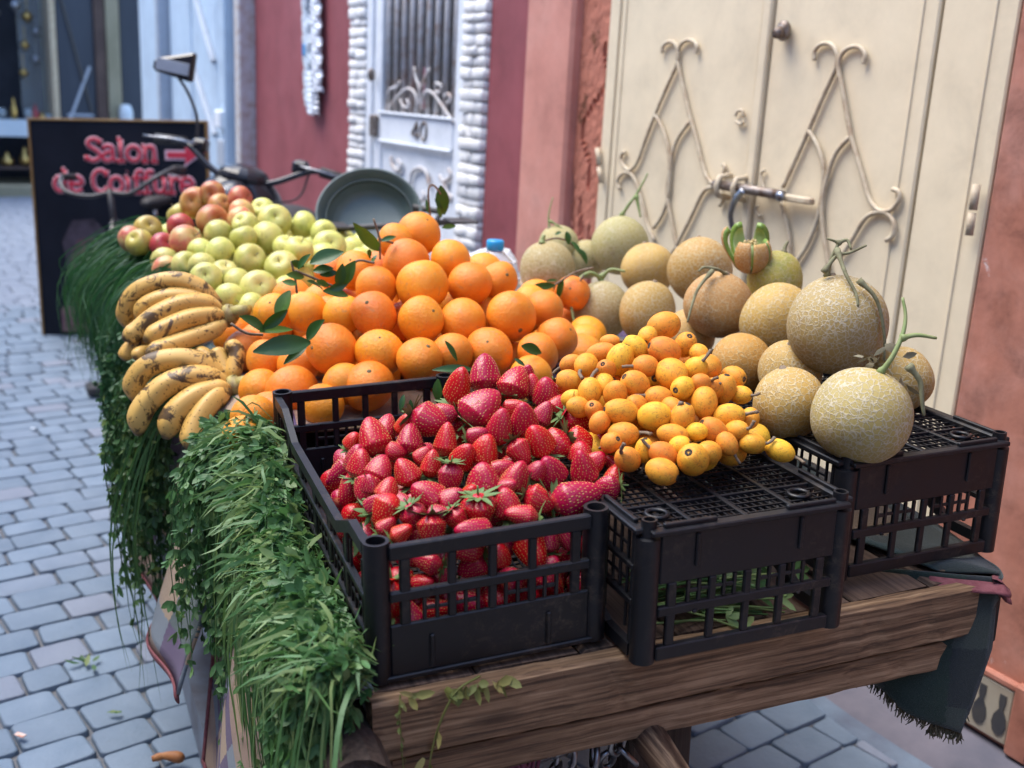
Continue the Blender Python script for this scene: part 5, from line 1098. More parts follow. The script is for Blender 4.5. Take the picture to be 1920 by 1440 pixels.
# cut melon on top: the rind opened like petals, green flesh, seeds
def cut_melon():
    p = cw(cat(*(960 + 1075 / 2.4, 330 + 350 / 2.4), v=.70)); r_ = .0385
    root = tag(empty('cut_melon', p), 'small melon cut open into green petals on top of the heap', 'melon')
    tilt = Matrix.Rotation(R(-20), 3, 'X')
    for k in range(6):
        a0 = k * math.pi / 3 + .08; a1 = a0 + math.pi / 3 - .10; op = (.0, .05, .55, .75, .85, .10)[k]; tm = (.85, .80, .25, .2, .25, .75)[k]; b = MB(); v = []; N, K = 6, 12
        for lay, rr in ((0, 1.), (1, .80)):
            for i in range(K + 1):
                t = math.pi - (math.pi - tm) * i / K
                for j in range(N + 1):
                    a = a0 + (a1 - a0) * j / N; s_ = 1. - .9 * max(0, (.75 - t) / .75) * abs(j / N - .5) * 2 * .0
                    q = Vector((math.sin(t) * math.cos(a), math.sin(t) * math.sin(a), math.cos(t))) * rr * r_
                    am = (a0 + a1) / 2; out = Vector((math.cos(am), math.sin(am), 0)); hz = max(0, q.z / r_ + .3)
                    q += out * op * r_ * hz * .9 + Vector((0, 0, .32 * r_ * hz * (op > .15))); v.append(q)
        n1 = (N + 1) * (K + 1); g = lambda l, i, j: l * n1 + i * (N + 1) + j; f = []; mi = []
        for i in range(K):
            for j in range(N): b.add([], []); f.append((g(0, i, j), g(0, i, j + 1), g(0, i + 1, j + 1), g(0, i + 1, j))); mi.append(0); f.append((g(1, i, j), g(1, i + 1, j), g(1, i + 1, j + 1), g(1, i, j + 1))); mi.append(1)
        for i in range(K):
            for j in (0, N): f.append((g(0, i, j), g(0, i + 1, j), g(1, i + 1, j), g(1, i, j))); mi.append(2)
        for j in range(N): f.append((g(0, K, j), g(0, K, j + 1), g(1, K, j + 1), g(1, K, j))); mi.append(2)
        me = mesh_data('petal', v, f, [M['melon_tan'], M['melon_flesh'], M['melon_skin_cut']], mi, True); bm = bmesh.new(); bm.from_mesh(me); bmesh.ops.recalc_face_normals(bm, faces=bm.faces); bm.to_mesh(me); bm.free()
        link('petal', me, root)
    MB().ell((0, 0, -.002), (.020, .020, .024), 14, 10).build('pulp', M['melon_flesh'], root, True)
    sd_ = MB().ell((0, 0, 0), (.0022, .0035, .0014), 8, 5).data('seed', M['melon_seed'], True)
    for k in range(34):
        a = random.uniform(0, 6.28); q = random.uniform(0, .017); o = link('seed', sd_, root); o.location = (q * math.cos(a), q * math.sin(a), .020 + random.uniform(-.004, .006)); o.rotation_euler = (random.uniform(-1, 1), random.uniform(-1, 1), random.uniform(0, 6))
    root.rotation_euler = (R(4), R(8), R(-38)); return root
cut_melon()
# ------------------------------------------------------------------ bananas
Z4 = lambda x, y: (80 + x / 3, 340 + y / 3)
def banana(par, pts_, rz, v0, v1, inv):
    W_ = [cw(cat(*Z4(*p), v=v0 + (v1 - v0) * k / (len(pts_) - 1))) for k, p in enumerate(pts_)]
    L = spl(W_, 7); n = len(L); d = (sum((p for p in L), Vector()) / n - Vector((0, 0, CAMH))).length; r_ = rz / 3 * d / 2011
    rad = []
    for i in range(n):
        t = i / (n - 1); k = 1.
        if t < .16: k = .30 + .70 * math.sin(t / .16 * math.pi / 2)
        if t < .02: k = .24
        if t > .80: k = 1 - .62 * ((t - .80) / .20) ** 1.3
        rad.append(r_ * k)
    v = []; uv = []; f = []; N = 15; T = [(L[min(i + 1, n - 1)] - L[max(i - 1, 0)]).normalized() for i in range(n)]
    nr = (Vector((0, 0, CAMH)) - L[n // 2]).cross(T[0]).normalized()
    for i in range(n):
        nr = (nr - T[i] * nr.dot(T[i])).normalized(); bn = T[i].cross(nr)
        for j in range(N):
            a = 2 * math.pi * j / N; k = 1 + .055 * math.cos(5 * a + .4); v.append(inv @ (L[i] + (nr * math.cos(a) + bn * math.sin(a)) * rad[i] * k)); uv.append((j / N, i / (n - 1)))
    for i in range(n - 1):
        for j in range(N): f.append((i * N + j, i * N + (j + 1) % N, (i + 1) * N + (j + 1) % N, (i + 1) * N + j))
    f += [tuple(range(N - 1, -1, -1)), tuple((n - 1) * N + j for j in range(N))]
    MB().add(v, f, 0, uv).build('banana', M['banana'], par, True, True)
def hand(name, base, label, lst, crown, cv):
    c = cw(cat(*Z4(*crown), v=cv)); root = tag(empty(name, c), label, 'bananas', 'hands of bananas'); inv = Matrix.Translation(-c)
    for pts_, rz, va, vb_ in lst: banana(root, pts_, rz, va, vb_, inv)
    MB().ell((0, 0, 0), (.024, .018, .022), 12, 8).tube([(0, 0, 0), (.02, .015, .012), (.035, .03, .016)], [.016, .013, .010], 8).xf(lambda p: Vector(p) + Vector((random.uniform(-.002, .002),) * 3)).build('crown', M['crown'], root, True)
    return root
hand('banana_hand', None, 'upper hand of spotted bananas lying against the green apples', [
    ([(478, 830), (470, 730), (520, 630), (640, 572), (780, 560), (900, 610), (1000, 690)], 50, 1.13, 1.06), ([(535, 790), (580, 700), (700, 650), (830, 650), (920, 680), (1000, 715)], 46, 1.085, 1.05),
    ([(450, 890), (530, 845), (640, 755), (790, 690), (920, 690), (1015, 735)], 52, 1.04, 1.04), ([(570, 900), (680, 835), (820, 775), (940, 755), (1035, 765)], 52, 1.0, 1.03), ([(580, 975), (690, 935), (830, 885), (950, 840), (1035, 790)], 50, .97, 1.02),
    ([(462, 1010), (478, 960), (530, 915), (620, 900), (740, 870)], 40, 1.05, 1.06), ([(520, 1000), (560, 960), (660, 960), (800, 930)], 36, 1.0, 1.05)], (1045, 755), 1.035)
hand('banana_hand', None, 'lower hand of blotched bananas hanging over the greens at the cart edge', [
    ([(520, 1240), (520, 1130), (600, 1035), (750, 1000), (880, 1020), (980, 1100), (1060, 1150)], 60, .97, .92), ([(535, 1430), (560, 1290), (680, 1160), (820, 1105), (940, 1110), (1050, 1150)], 64, .91, .91),
    ([(690, 1450), (745, 1310), (860, 1215), (970, 1180), (1060, 1165)], 66, .86, .895), ([(820, 1510), (860, 1370), (950, 1240), (1050, 1180)], 60, .82, .885),
    ([(850, 950), (930, 990), (1000, 1060), (1050, 1130)], 40, .985, .93), ([(960, 940), (1000, 1000), (1030, 1070), (1060, 1130)], 46, .97, .925), ([(1030, 905), (1090, 960), (1080, 1040), (1062, 1130)], 46, .96, .92)], (1075, 1155), .905)
# ------------------------------------------------------------------ greens
class GB:
    def __init__(s): s.V = []; s.F = []; s.T = []
    def add(s, v, f, t):
        n = len(s.V); s.V += v; s.F += [tuple(i + n for i in q) for q in f]; s.T += [t] * len(v)
    def ribbon(s, P, w, t, side=None):
        n = len(P); v = []; sd_ = side or Vector((random.gauss(0, 1), random.gauss(0, 1), random.gauss(0, 1))).normalized()
        for i in range(n):
            T = (P[min(i + 1, n - 1)] - P[max(i - 1, 0)]); c = T.cross(sd_); c = c.normalized() if c.length > 1e-9 else Vector((1, 0, 0))
            k = i / (n - 1); ww = w * (min(1, .45 + k * 3) * (1 - k ** 3) + .04); v += [P[i] - c * ww, P[i] + c * ww]
        s.add(v, [(2 * i, 2 * i + 1, 2 * i + 3, 2 * i + 2) for i in range(n - 1)], t)
    def stalk(s, P, r, t):
        n = len(P); v = []; o1 = (P[-1] - P[0]).orthogonal().normalized(); o2 = (P[-1] - P[0]).normalized().cross(o1)
        for i in range(n):
            k = 1 - .5 * i / n
            for a in (0, 2.09, 4.19): v.append(P[i] + (o1 * math.cos(a) + o2 * math.sin(a)) * r * k)
        s.add(v, [(3 * i + j, 3 * i + (j + 1) % 3, 3 * i + 3 + (j + 1) % 3, 3 * i + 3 + j) for i in range(n - 1) for j in range(3)], t)
    def leaflet(s, p, d, nrm, L, w, t):
        c = d.cross(nrm); c = c.normalized() if c.length > 1e-9 else d.orthogonal().normalized(); nn = c.cross(d); dr = random.uniform(-.25, .35) * L
        s.add([p, p + d * L * .38 + c * w, p + d * L * .38 - c * w, p + d * L * .75 + c * w * .8 - nn * dr * .5, p + d * L * .75 - c * w * .8 - nn * dr * .5, p + d * L - nn * dr, p + d * L * .5 - nn * (w * .35 + dr * .2)],
              [(0, 6, 1), (0, 2, 6), (1, 6, 3), (2, 4, 6), (3, 6, 5), (4, 5, 6)], t)
    def tri(s, p, d, nrm, L, t, n=3):
        for k in range(n):
            a = (k - (n - 1) / 2) * random.uniform(.45, 1.0); q = Quaternion(nrm, a) @ d; s.leaflet(p, q.normalized(), (nrm + Vector((random.gauss(0, .3),) * 3)).normalized(), L * random.uniform(.8, 1.25), L * random.uniform(.16, .30), min(1, max(0, t + random.gauss(0, .06))))
    def build(s, name, mat, parent):
        me = mesh_data(name, s.V, s.F, mat, None, True); a = me.attributes.new('tint', 'FLOAT', 'POINT'); a.data.foreach_set('value', s.T)
        return link(name, me, parent)
J = random.gauss
def hang(v, w0, out, drop, u0=.0, dv=0., lift=.02):
    P = [(u0, v, w0), (u0 - .03, v + dv * .2 + J(0, .006), w0 + lift), (u0 - .035 - out * .55, v + dv * .5 + J(0, .01), w0 + lift * .4 - drop * .06), (u0 - .04 - out, v + dv * .8 + J(0, .012), w0 - drop * .38), (u0 - .04 - out * random.uniform(.85, 1.1), v + dv + J(0, .015), w0 - drop * .72), (u0 - .04 - out * random.uniform(.8, 1.15), v + dv * 1.1 + J(0, .018), w0 - drop)]
    return spl(P, 3)
def bundle(name, label, mat, fn): 
    root = tag(croot(name), label, 'greens', 'bundles of greens along the cart side'); g = GB(); fn(g); o = g.build('leaves', M[mat], root); o['kind'] = 'stuff'; return root
def leaf_on(g, P, step, L, tint, n=3, start=0.):
    k = int(len(P) * start)
    while k < len(P) - 1:
        i = int(k); p = P[i].lerp(P[min(i + 1, len(P) - 1)], random.random()); T = (P[min(i + 1, len(P) - 1)] - P[max(i - 1, 0)]).normalized()
        d = (T * random.uniform(.5, 1.3) + Vector((J(0, .38), J(0, .42), J(0, .3) - .3))).normalized(); nr = Vector((J(0, .5) - .4, J(0, .6) - .3, random.uniform(.3, 1.2))).normalized()
        g.tri(p + d * .004, d, nr, L * random.uniform(.7, 1.25), random.betavariate(2, 2.4) if tint is None else tint + J(0, .12), n); k += step * random.uniform(.6, 1.5)
def front(g):
    top = lambda v: .008 + .095 * max(0, (v - .28) / .32)
    for k in range(620):                                    # leafy stems falling over the edge
        v = random.uniform(-.005, .60); w0 = top(v) * random.uniform(.5, 1) + random.uniform(0, .045)
        P = hang(v, w0, random.uniform(-.02, .035) + .07 * max(0, v - .3), random.uniform(.12, .54), random.uniform(-.02, .015), J(0, .03)); t = random.betavariate(2, 2.5)
        g.stalk(P, random.uniform(.0008, .0020), t); leaf_on(g, P, .9, random.choice((.012, .016, .02)), None, 3, .1)
    for k in range(330):                                    # grass blades and bare stems
        v = random.uniform(-.005, .60); P = hang(v, top(v) + random.uniform(0, .045), random.uniform(-.01, .055), random.uniform(.10, .46), random.uniform(-.02, .012), J(0, .06), random.uniform(.0, .035)); g.ribbon(P, random.uniform(.0010, .0034), random.betavariate(2, 2))
        if k % 3 == 0: g.stalk(hang(v + .01, top(v) + random.uniform(0, .03), random.uniform(-.01, .05), random.uniform(.2, .45), 0., J(0, .05)), random.uniform(.0012, .0022), random.uniform(.4, .9))
    for k in range(1700):                                   # tossed clippings lying on top beside the crate
        v = random.uniform(-.005, .60); u = random.uniform(-.085, .006); w = top(v) + .004 + max(0, .045 - abs(u + .028) * .65) + random.uniform(0, .012)
        d = Vector((J(-.35, .7), J(0, .8), J(-.05, .28))).normalized(); p = Vector((u, v, w))
        if k % 2: g.tri(p, d, Vector((J(0, .45), J(0, .45), 1)).normalized(), random.uniform(.009, .024), random.betavariate(3, 2), random.choice((1, 2, 3)))
        else: L_ = random.uniform(.5, 1.1); g.ribbon([p, p + d * .02 * L_ + Vector((0, 0, .004)), p + d * .045 * L_ + Vector((-.004, 0, J(-.002, .004))), p + d * .07 * L_ + Vector((-.008, 0, -.012))], random.uniform(.001, .0036), random.uniform(.3, 1.))
bundle('alfalfa_bundle', 'wide bundle of fresh alfalfa and grass hanging beside the strawberry crate', 'herb', front)
def mid(g):
    for k in range(210):
        v = random.uniform(1.0, 1.45); w0 = .07 + .12 * max(0, v - 1.) + random.uniform(-.02, .02); P = hang(v, w0, random.uniform(.05, .14), random.uniform(.20, .46), random.uniform(-.06, -.03), J(0, .03)); t = random.betavariate(2, 3)
        g.stalk(P, random.uniform(.001, .0024), t); leaf_on(g, P, .75, .017, None, 3, .08)
    for k in range(9):                                      # long trailing stems and blades
        v = random.uniform(.86, 1.0); P = hang(v, .08, random.uniform(.10, .15), random.uniform(.50, .66), -.05, J(0, .03)); g.ribbon(P, .0022, .3)
bundle('dark_herb_bundle', 'dark leafy herbs hanging below the bananas on the cart side', 'herb_dark', mid)
def far_(g):
    for k in range(2600):
        v = random.uniform(1.38, 2.12); c = (v - 1.38) / .74; w0 = .17 + .05 * c + random.uniform(-.02, .035); o_ = (.08 + .11 * c) * random.uniform(.35, 1.15)
        P = hang(v, w0, o_, random.uniform(.14, .44 - .10 * c), random.uniform(-.07, .0), J(0, .035), random.uniform(0, .035)); g.ribbon(P, random.uniform(.0009, .0022), random.betavariate(2, 2.2))
    for k in range(240):
        v = random.uniform(1.36, 1.75); P = hang(v, .15, random.uniform(.08, .14), random.uniform(.25, .45), -.05, J(0, .03)); g.stalk(P, .0014, .3); leaf_on(g, P, .9, .014, None, 3, .2)
bundle('feathery_grass_bundle', 'feathery dark green grass bundle at the far end of the cart side', 'dill', far_)
def between(g):
    for k in range(70):
        v = random.uniform(.57, .72); w0 = .08 + random.uniform(-.01, .03); P = hang(v, w0, random.uniform(.02, .07), random.uniform(.10, .34) if v < .70 else random.uniform(.2, .42), random.uniform(-.05, .0), J(0, .02)); g.stalk(P, .0014, .4); leaf_on(g, P, .8, .017, None, 3, .1)
    for k in range(160):
        p = Vector((random.uniform(-.06, -.005), random.uniform(.56, .70), .085 + random.uniform(0, .02))); d = Vector((J(-.3, .6), J(0, .8), J(0, .2))).normalized(); g.tri(p, d, Vector((J(0, .4), J(0, .4), 1)).normalized(), .018, random.random())
bundle('loose_sprig_bundle', 'thin loose sprigs between the bananas and the strawberry crate', 'herb', between)
def under(g):
    for k in range(90):
        p = Vector((random.uniform(.36, .47), random.uniform(.03, .12), .006 + random.uniform(0, .05))); d = Vector((1, J(0, .2), J(0, .12))).normalized(); g.stalk([p, p + d * .05, p + d * .10 + Vector((0, 0, -.004))], .0022, random.uniform(.3, 1))
        if k % 3 == 0: g.tri(p + d * .1, d, Vector((0, -.7, .7)), .024, random.uniform(.4, 1))
o = bundle('herb_stalks', 'bright green herb stalks inside the upturned middle crate', 'herb', under)
# wilted sprig on the front board and loose stem
def wilt(g):
    base = Vector((.03, -.006, .006))
    for k, (u, n) in enumerate(((.045, 5), (.085, 6), (.11, 4), (.135, 5), (.155, 7))):
        p = Vector((u, -.008, .004)); 
        for j in range(n): g.leaflet(p + Vector((J(0, .01), 0, 0)), Vector((J(0, .5), -.3, -.6 + J(0, .5))).normalized(), Vector((J(0, .6), -1, .4)).normalized(), random.uniform(.012, .026), random.uniform(.0025, .006), random.random())
    P = spl([(.13, .0, .008), (.10, -.012, .004), (.083, -.014, -.02), (.072, -.012, -.055), (.066, -.012, -.09), (.070, -.012, -.115)], 4); g.stalk(P, .0022, .35); leaf_on(g, P, 1.6, .014, None, 2, .5)
    P = spl([(.06, -.012, -.075), (.05, -.014, -.09), (.045, -.014, -.11)], 4); g.ribbon(P, .004, .9)
    P = spl([(.035, -.004, .006), (.032, -.012, -.01), (.034, -.012, -.05), (.036, -.012, -.09)], 4); g.stalk(P, .0012, .1); leaf_on(g, P, .9, .007, .1, 2, .1)
root = tag(croot('wilted_sprig'), 'wilted yellowing sprig hanging over the front board below the strawberry crate', 'sprig'); g = GB(); wilt(g); g.build('leaves', M['wilt'], root)
# ------------------------------------------------------------------ citrus leaves and sprigs among the fruit
CX = Vector([CAMM[i][0] for i in range(3)]); CY = Vector([-CAMM[i][1] for i in range(3)]); CZ = Vector([-CAMM[i][2] for i in range(3)])
def big_leaf(base, tip, wid, tint, par, curl=.12):
    d = tip - base; L = d.length; d.normalize(); n_ = (CZ + Vector((J(0, .35), J(0, .35), .5 + J(0, .2)))).normalized(); c = d.cross(n_).normalized(); n_ = c.cross(d); v = []; K = 9
    for i in range(K):
        t = i / (K - 1); w = wid * L * math.sin(math.pi * min(1, t * .96 + .02)) ** .8 * (1 - .25 * t); m = base + d * L * t - n_ * curl * L * (t - .5) ** 2 * 1.5 + n_ * .008
        for s in (-1, -.5, 0, .5, 1): v.append(m + c * w * s + n_ * (abs(s) * w * .28 + .003 * L * math.sin(t * 20 + s)))
    me = mesh_data('leaf', [p - par.location for p in v], [(i * 5 + j, i * 5 + j + 1, i * 5 + j + 6, i * 5 + j + 5) for i in range(K - 1) for j in range(4)], M['citrus_leaf']); a = me.attributes.new('tint', 'FLOAT', 'POINT'); a.data.foreach_set('value', [tint] * len(v)); link('leaf', me, par)
Z5 = lambda x, y: (440 + x / 2.8235, 380 + y / 2.8235)
def sprig(label, v, leaves, twigs=(), zf=Z5, name='leaf_sprig'):
    A = lambda p, dv=0: cw(cat(*zf(*p), v=v + dv)); root = tag(empty(name, A(leaves[0][0])), label, 'leaves', 'leaf sprigs among the fruit')
    for k, lf in enumerate(leaves): big_leaf(A(lf[0], random.uniform(-.01, .01)), A(lf[1], random.uniform(-.02, .015)), lf[2] if len(lf) > 2 else .2, lf[3] if len(lf) > 3 else random.uniform(.1, .6), root)
    for tw in twigs: MB().tube([p - root.location for p in spl([A(q) for q in tw], 4)], .0022, 6).build('twig', M['twig'], root, True)
sprig('large dark citrus leaves at the left foot of the orange pile', .70, [((400, 745), (95, 795), .21, .25), ((395, 730), (490, 622), .26, .2), ((140, 665), (275, 565), .22, .15), ((150, 690), (12, 610), .25, .2), ((125, 695), (302, 682), .14, .9), ((385, 765), (262, 862), .18, .15)], [[(150, 700), (60, 690), (-20, 640)]])
S2 = [((400, 330), (530, 285), .2), ((440, 320), (520, 300), .22), ((380, 340), (330, 320), .25), ((420, 370), (500, 360), .25), ((360, 400), (290, 390), .25, .9), ((370, 430), (440, 470), .24), ((450, 390), (520, 380), .22), ((460, 480), (560, 500), .24), ((500, 460), (570, 440), .22), ((300, 470), (250, 595), .14, .7), ((540, 440), (560, 350), .2), ((350, 360), (400, 300), .2), ((560, 440), (620, 340), .2, .7), ((420, 420), (470, 440), .24, .9), ((330, 440), (270, 430), .3, 1.)]
S2 = [(a[0], (a[0][0] + (a[1][0] - a[0][0]) * 1.35, a[0][1] + (a[1][1] - a[0][1]) * 1.35), .27, *a[3:]) for a in S2]
sprig('leafy citrus sprig lying between the green apples and the oranges', .82, S2, [[(300, 310), (320, 400), (330, 480)], [(320, 360), (420, 400), (540, 450)], [(620, 330), (660, 305), (740, 320)]])
sprig('twig with two pointed leaves left of the topmost oranges', .93, [((770, 250), (625, 100), .17, .7), ((770, 215), (850, 190), .2, .5), ((715, 260), (720, 310), .2, .1), ((760, 290), (740, 340), .2, .9)], [[(735, 85), (765, 185), (770, 300)], [(765, 190), (840, 215)]])
sprig('upright twig with drooping leaves behind the topmost orange', 1.16, [((1090, -95), (1110, 60), .26, .5), ((1060, 20), (1085, 75), .25, .7), ((1020, -20), (1030, 60), .12, .6), ((1090, 140), (1165, 130), .2, .8), ((1090, 55), (1050, -20), .2, .5)], [[(1035, 70), (1025, -60), (1045, -95), (1075, -70), (1090, -45)]])
sprig('narrow leaf lying over the oranges above the strawberries', .62, [((1260, 890), (1042, 892), .12, .5), ((1100, 735), (1165, 845), .17, .3)])
sprig('dark leaf tucked under the oranges beside the loquats', .64, [((1505, 762), (1612, 800), .26, .25), ((1480, 830), (1535, 870), .2, .2)])
sprig('long green leaves trailing across the left melons', 1.02, [((1690, 440), (1540, 460), .14, .3), ((1640, 470), (1560, 480), .12, .3), ((1750, 400), (1720, 510), .2, .35), ((1700, 420), (1640, 425), .13, .5)], [[(1900, 345), (1800, 370), (1690, 440)], [(1850, 380), (1800, 470), (1790, 560)]])
sprig('bright leaf at the left corner of the strawberry crate', .56, [((190, 1335), (0, 1370), .24, .95), ((150, 1360), (210, 1290), .2, .8)])
sprig('curled dull leaf at the rear of the strawberry crate', .60, [((1085, 930), (1090, 1060), .24, .6), ((900, 1020), (880, 1110), .2, .2), ((930, 1040), (940, 1120), .2, .15)])
# dry vine leaves on the melons at the left
Z6 = lambda x, y: (960 + x / 2.4, 330 + y / 2.4)
sprig('greyish wilted melon leaves on the left melons', 1.15, [((240, 250), (250, 310), .3, .5), ((260, 300), (300, 360), .25, .4), ((230, 260), (200, 270), .3, .4), ((300, 330), (330, 400), .22, .4)], [[(150, 290), (200, 280), (260, 300), (330, 380)]], Z6)

# ------------------------------------------------------------------ rear of the cart: basin, scale, bottle, bag, cardboard
bc = cw(cat(692, 400, v=2.02)); nrm = Vector((.72, -.36, .62)).normalized()
M['basin'] = simple('grey_green_plastic', (.065, .095, .098), (.09, .125, .125), 6, .5, .2)
root = tag(empty('basin', bc), 'round grey green plastic basin tilted up at the rear of the cart', 'basin'); root.rotation_euler = nrm.to_track_quat('Z', 'Y').to_euler()
pr = [(.001, -.062), (.085, -.062), (.10, -.055)] + [(.10 + .043 * t + .0035 * (k % 2), -.055 + .055 * t) for k, t in enumerate(np.linspace(.08, 1, 12))] + [(.150, .0), (.150, -.008), (.143, -.010)] + [(.106 + .037 * t, -.062 + .05 * t) for t in np.linspace(1, 0, 6)] + [(.09, -.068), (.001, -.068)]
MB().lathe(pr, 48).build('bowl', M['basin'], root, True)
rb = MB()
for a in np.linspace(0, 2 * math.pi, 72, endpoint=False): rb.box((-.003, -.003, 0), (.003, .003, .016), .0008); 
n8 = len(rb.v) // 72
for k, a in enumerate(np.linspace(0, 2 * math.pi, 72, endpoint=False)):
    for j in range(n8): x, y, z = rb.v[k * n8 + j]; rb.v[k * n8 + j] = (x + .124 * math.cos(a), y + .124 * math.sin(a), z - .030)
rb.build('ribs', M['basin'], root)['kind'] = 'stuff'
MB().tube([(.149 * math.cos(a), .149 * math.sin(a), 0) for a in np.linspace(0, 2 * math.pi, 48, endpoint=False)], .005, 8, closed=True).build('rim', M['basin'], root, True)
sc = tag(empty('market_scale', cw((.62, 1.95, BEDW + .012))), 'dark iron market scale behind the oranges, carrying the basin', 'scale'); sc.rotation_euler = (0, 0, R(80))
MB().box((-.16, -.07, 0), (.16, .07, .05), .012).build('base', M['dark_metal'], sc); MB().box((-.05, -.03, .05), (.05, .03, .125), .012).build('column', M['dark_metal'], sc)
MB().tube([(-.24, 0, .125), (.0, 0, .14), (.17, .02, .15)], .009, 8).build('beam', M['dark_metal'], sc, True); MB().box((.11, -.05, .150), (.19, .05, .157), .003).build('plate', M['dark_metal'], sc)
MB().tube([(.06, -.02, .13), (.10, .03, .175), (.02, .05, .185)], .010, 8).build('arm', M['dark_metal'], sc, True); MB().box((-.30, -.05, .130), (-.18, .05, .14), .003).build('pan_support', M['dark_metal'], sc)
bp = cw(cat(925, 462, v=1.36)); zb = bp - CW * .115
zb = bp - CW * .138
root = tag(empty('water_bottle', zb), 'clear plastic bottle with a bright blue cap behind the oranges', 'bottle'); root.scale = (1.2, 1.2, 1.2)
MB().lathe([(.001, 0), (.034, 0), (.038, .006), (.038, .05), (.036, .056), (.038, .062), (.036, .085), (.020, .103), (.0125, .109), (.0125, .118)], 24).build('body', M['bottle'], root, True)
MB().lathe([(.0165, .108), (.0175, .109), (.0175, .125), (.015, .128), (.001, .128)], 28).build('cap', simple('blue_cap', (.01, .25, .55), (.015, .30, .62), 5, .35, 0), root, True)
def crumple(name, label, c, rx, ry, rz, mat, seed):
    b = bumpy_sphere(seed, 36, 22, 1., .05); rs = np.random.default_rng(seed); D = rs.normal(0, 1, (26, 3)); D /= np.linalg.norm(D, axis=1)[:, None]; Ph = rs.uniform(0, 6, 26)
    def fn(p): 
        d = np.array(p); s = 1 + .10 * float(np.mean(np.abs(np.sin(7 * D @ d + Ph)))) * 4 - .25; q = d * s; return (q[0] * rx, q[1] * ry, max(q[2], -.6) * rz)
    o = b.xf(fn).build(name, mat, None, False); o.location = c; return tag(o, label, 'bag')
M['bag'] = NT('thin_white_plastic').fin((.78, .80, .84), .35, None, Transmission_Weight=.25, Alpha=1.)
crumple('plastic_bag', 'crumpled white plastic bag behind the bottle', cw((.70, 1.56, BEDW + .055)), .085, .09, .085, M['bag'], 5)
crumple('plastic_bag', 'small white plastic bag beneath the scale at the rear', cw((.58, 1.70, BEDW + .05)), .06, .06, .075, M['bag'], 8)
p = cw(cat(975, 535, v=1.12)); o = MB().box((-.05, -.05, -.01), (.05, .05, .01), .003).build('paper_packet', simple('white_paper', (.72, .70, .72), (.6, .45, .5), 30, .7, .1)); o.matrix_world = Matrix.Translation(cw((.62, 1.22, .185))) @ Matrix.Rotation(.4, 4, 'Z'); tag(o, 'white paper packet between the oranges and the left melons', 'packet')
MB().box((-.04, -.04, -.075), (.04, .04, -.011), .004).build('box', M['plastic'], o)
cbm = simple('plain_cardboard', (.36, .30, .25), (.42, .36, .30), 10, .85, .2)
for k, (u0, u1, v0, hh, lab) in enumerate(((-.10, .12, 2.19, .175, 'low sheet of cardboard standing behind the red apples'), (.20, .42, 2.2, .19, 'pale cardboard flap at the rear edge beside the basin'))):
    o = MB().box((u0, v0, -.002), (u1, v0 + .008, hh), .002).build('cardboard_sheet', cbm); o.matrix_world = CART @ Matrix.Identity(4); tag(o, lab, 'cardboard')

# ------------------------------------------------------------------ salon sign
sg = tag(empty('salon_sign', (-6.11, .615, .0)), 'black hair salon sign board with red lettering standing in the alley', 'sign')
sr = Vector((.49, .872, 0)).normalized(); su = Vector((-.06, .034, 1.)).normalized(); sn = sr.cross(su).normalized()
sg.matrix_world = Matrix(((sr.x, su.x, sn.x, -6.11), (sr.y, su.y, sn.y, .615), (sr.z, su.z, sn.z, .012), (0, 0, 0, 1)))
sg.matrix_world = sg.matrix_world @ Matrix.Rotation(R(2.1), 4, 'Z')
SW, SH = .905, 1.12
MB().box((0, 0, -.02), (SW, SH, 0), .003).build('board', simple('black_sign_face', (.008, .010, .016), (.014, .016, .024), 3, .5, 0, Specular_IOR_Level=.15), sg)
gold = simple('wood_sign_edge', (.30, .17, .05), (.22, .12, .04), 12, .6, .1)
MB().box((-.012, -.012, -.024), (-.0005, SH + .012, .006), .002).build('edge', gold, sg); MB().box((SW + .0005, -.012, -.024), (SW + .012, SH + .012, .006), .002).build('edge', gold, sg); MB().box((-.0004, SH + .0005, -.024), (SW + .0004, SH + .012, .006), .002).build('edge', gold, sg)
MB().tube([(.2, 0, -.02), (.2, SH * .9, -.021), (.2, .05, -.3)], .012, 6).build('stand', M['dark_metal'], sg)
EL = lambda cx, cy, rx, ry: [(cx + rx * math.cos(a), cy + ry * math.sin(a)) for a in np.linspace(0, 2 * math.pi, 17)]
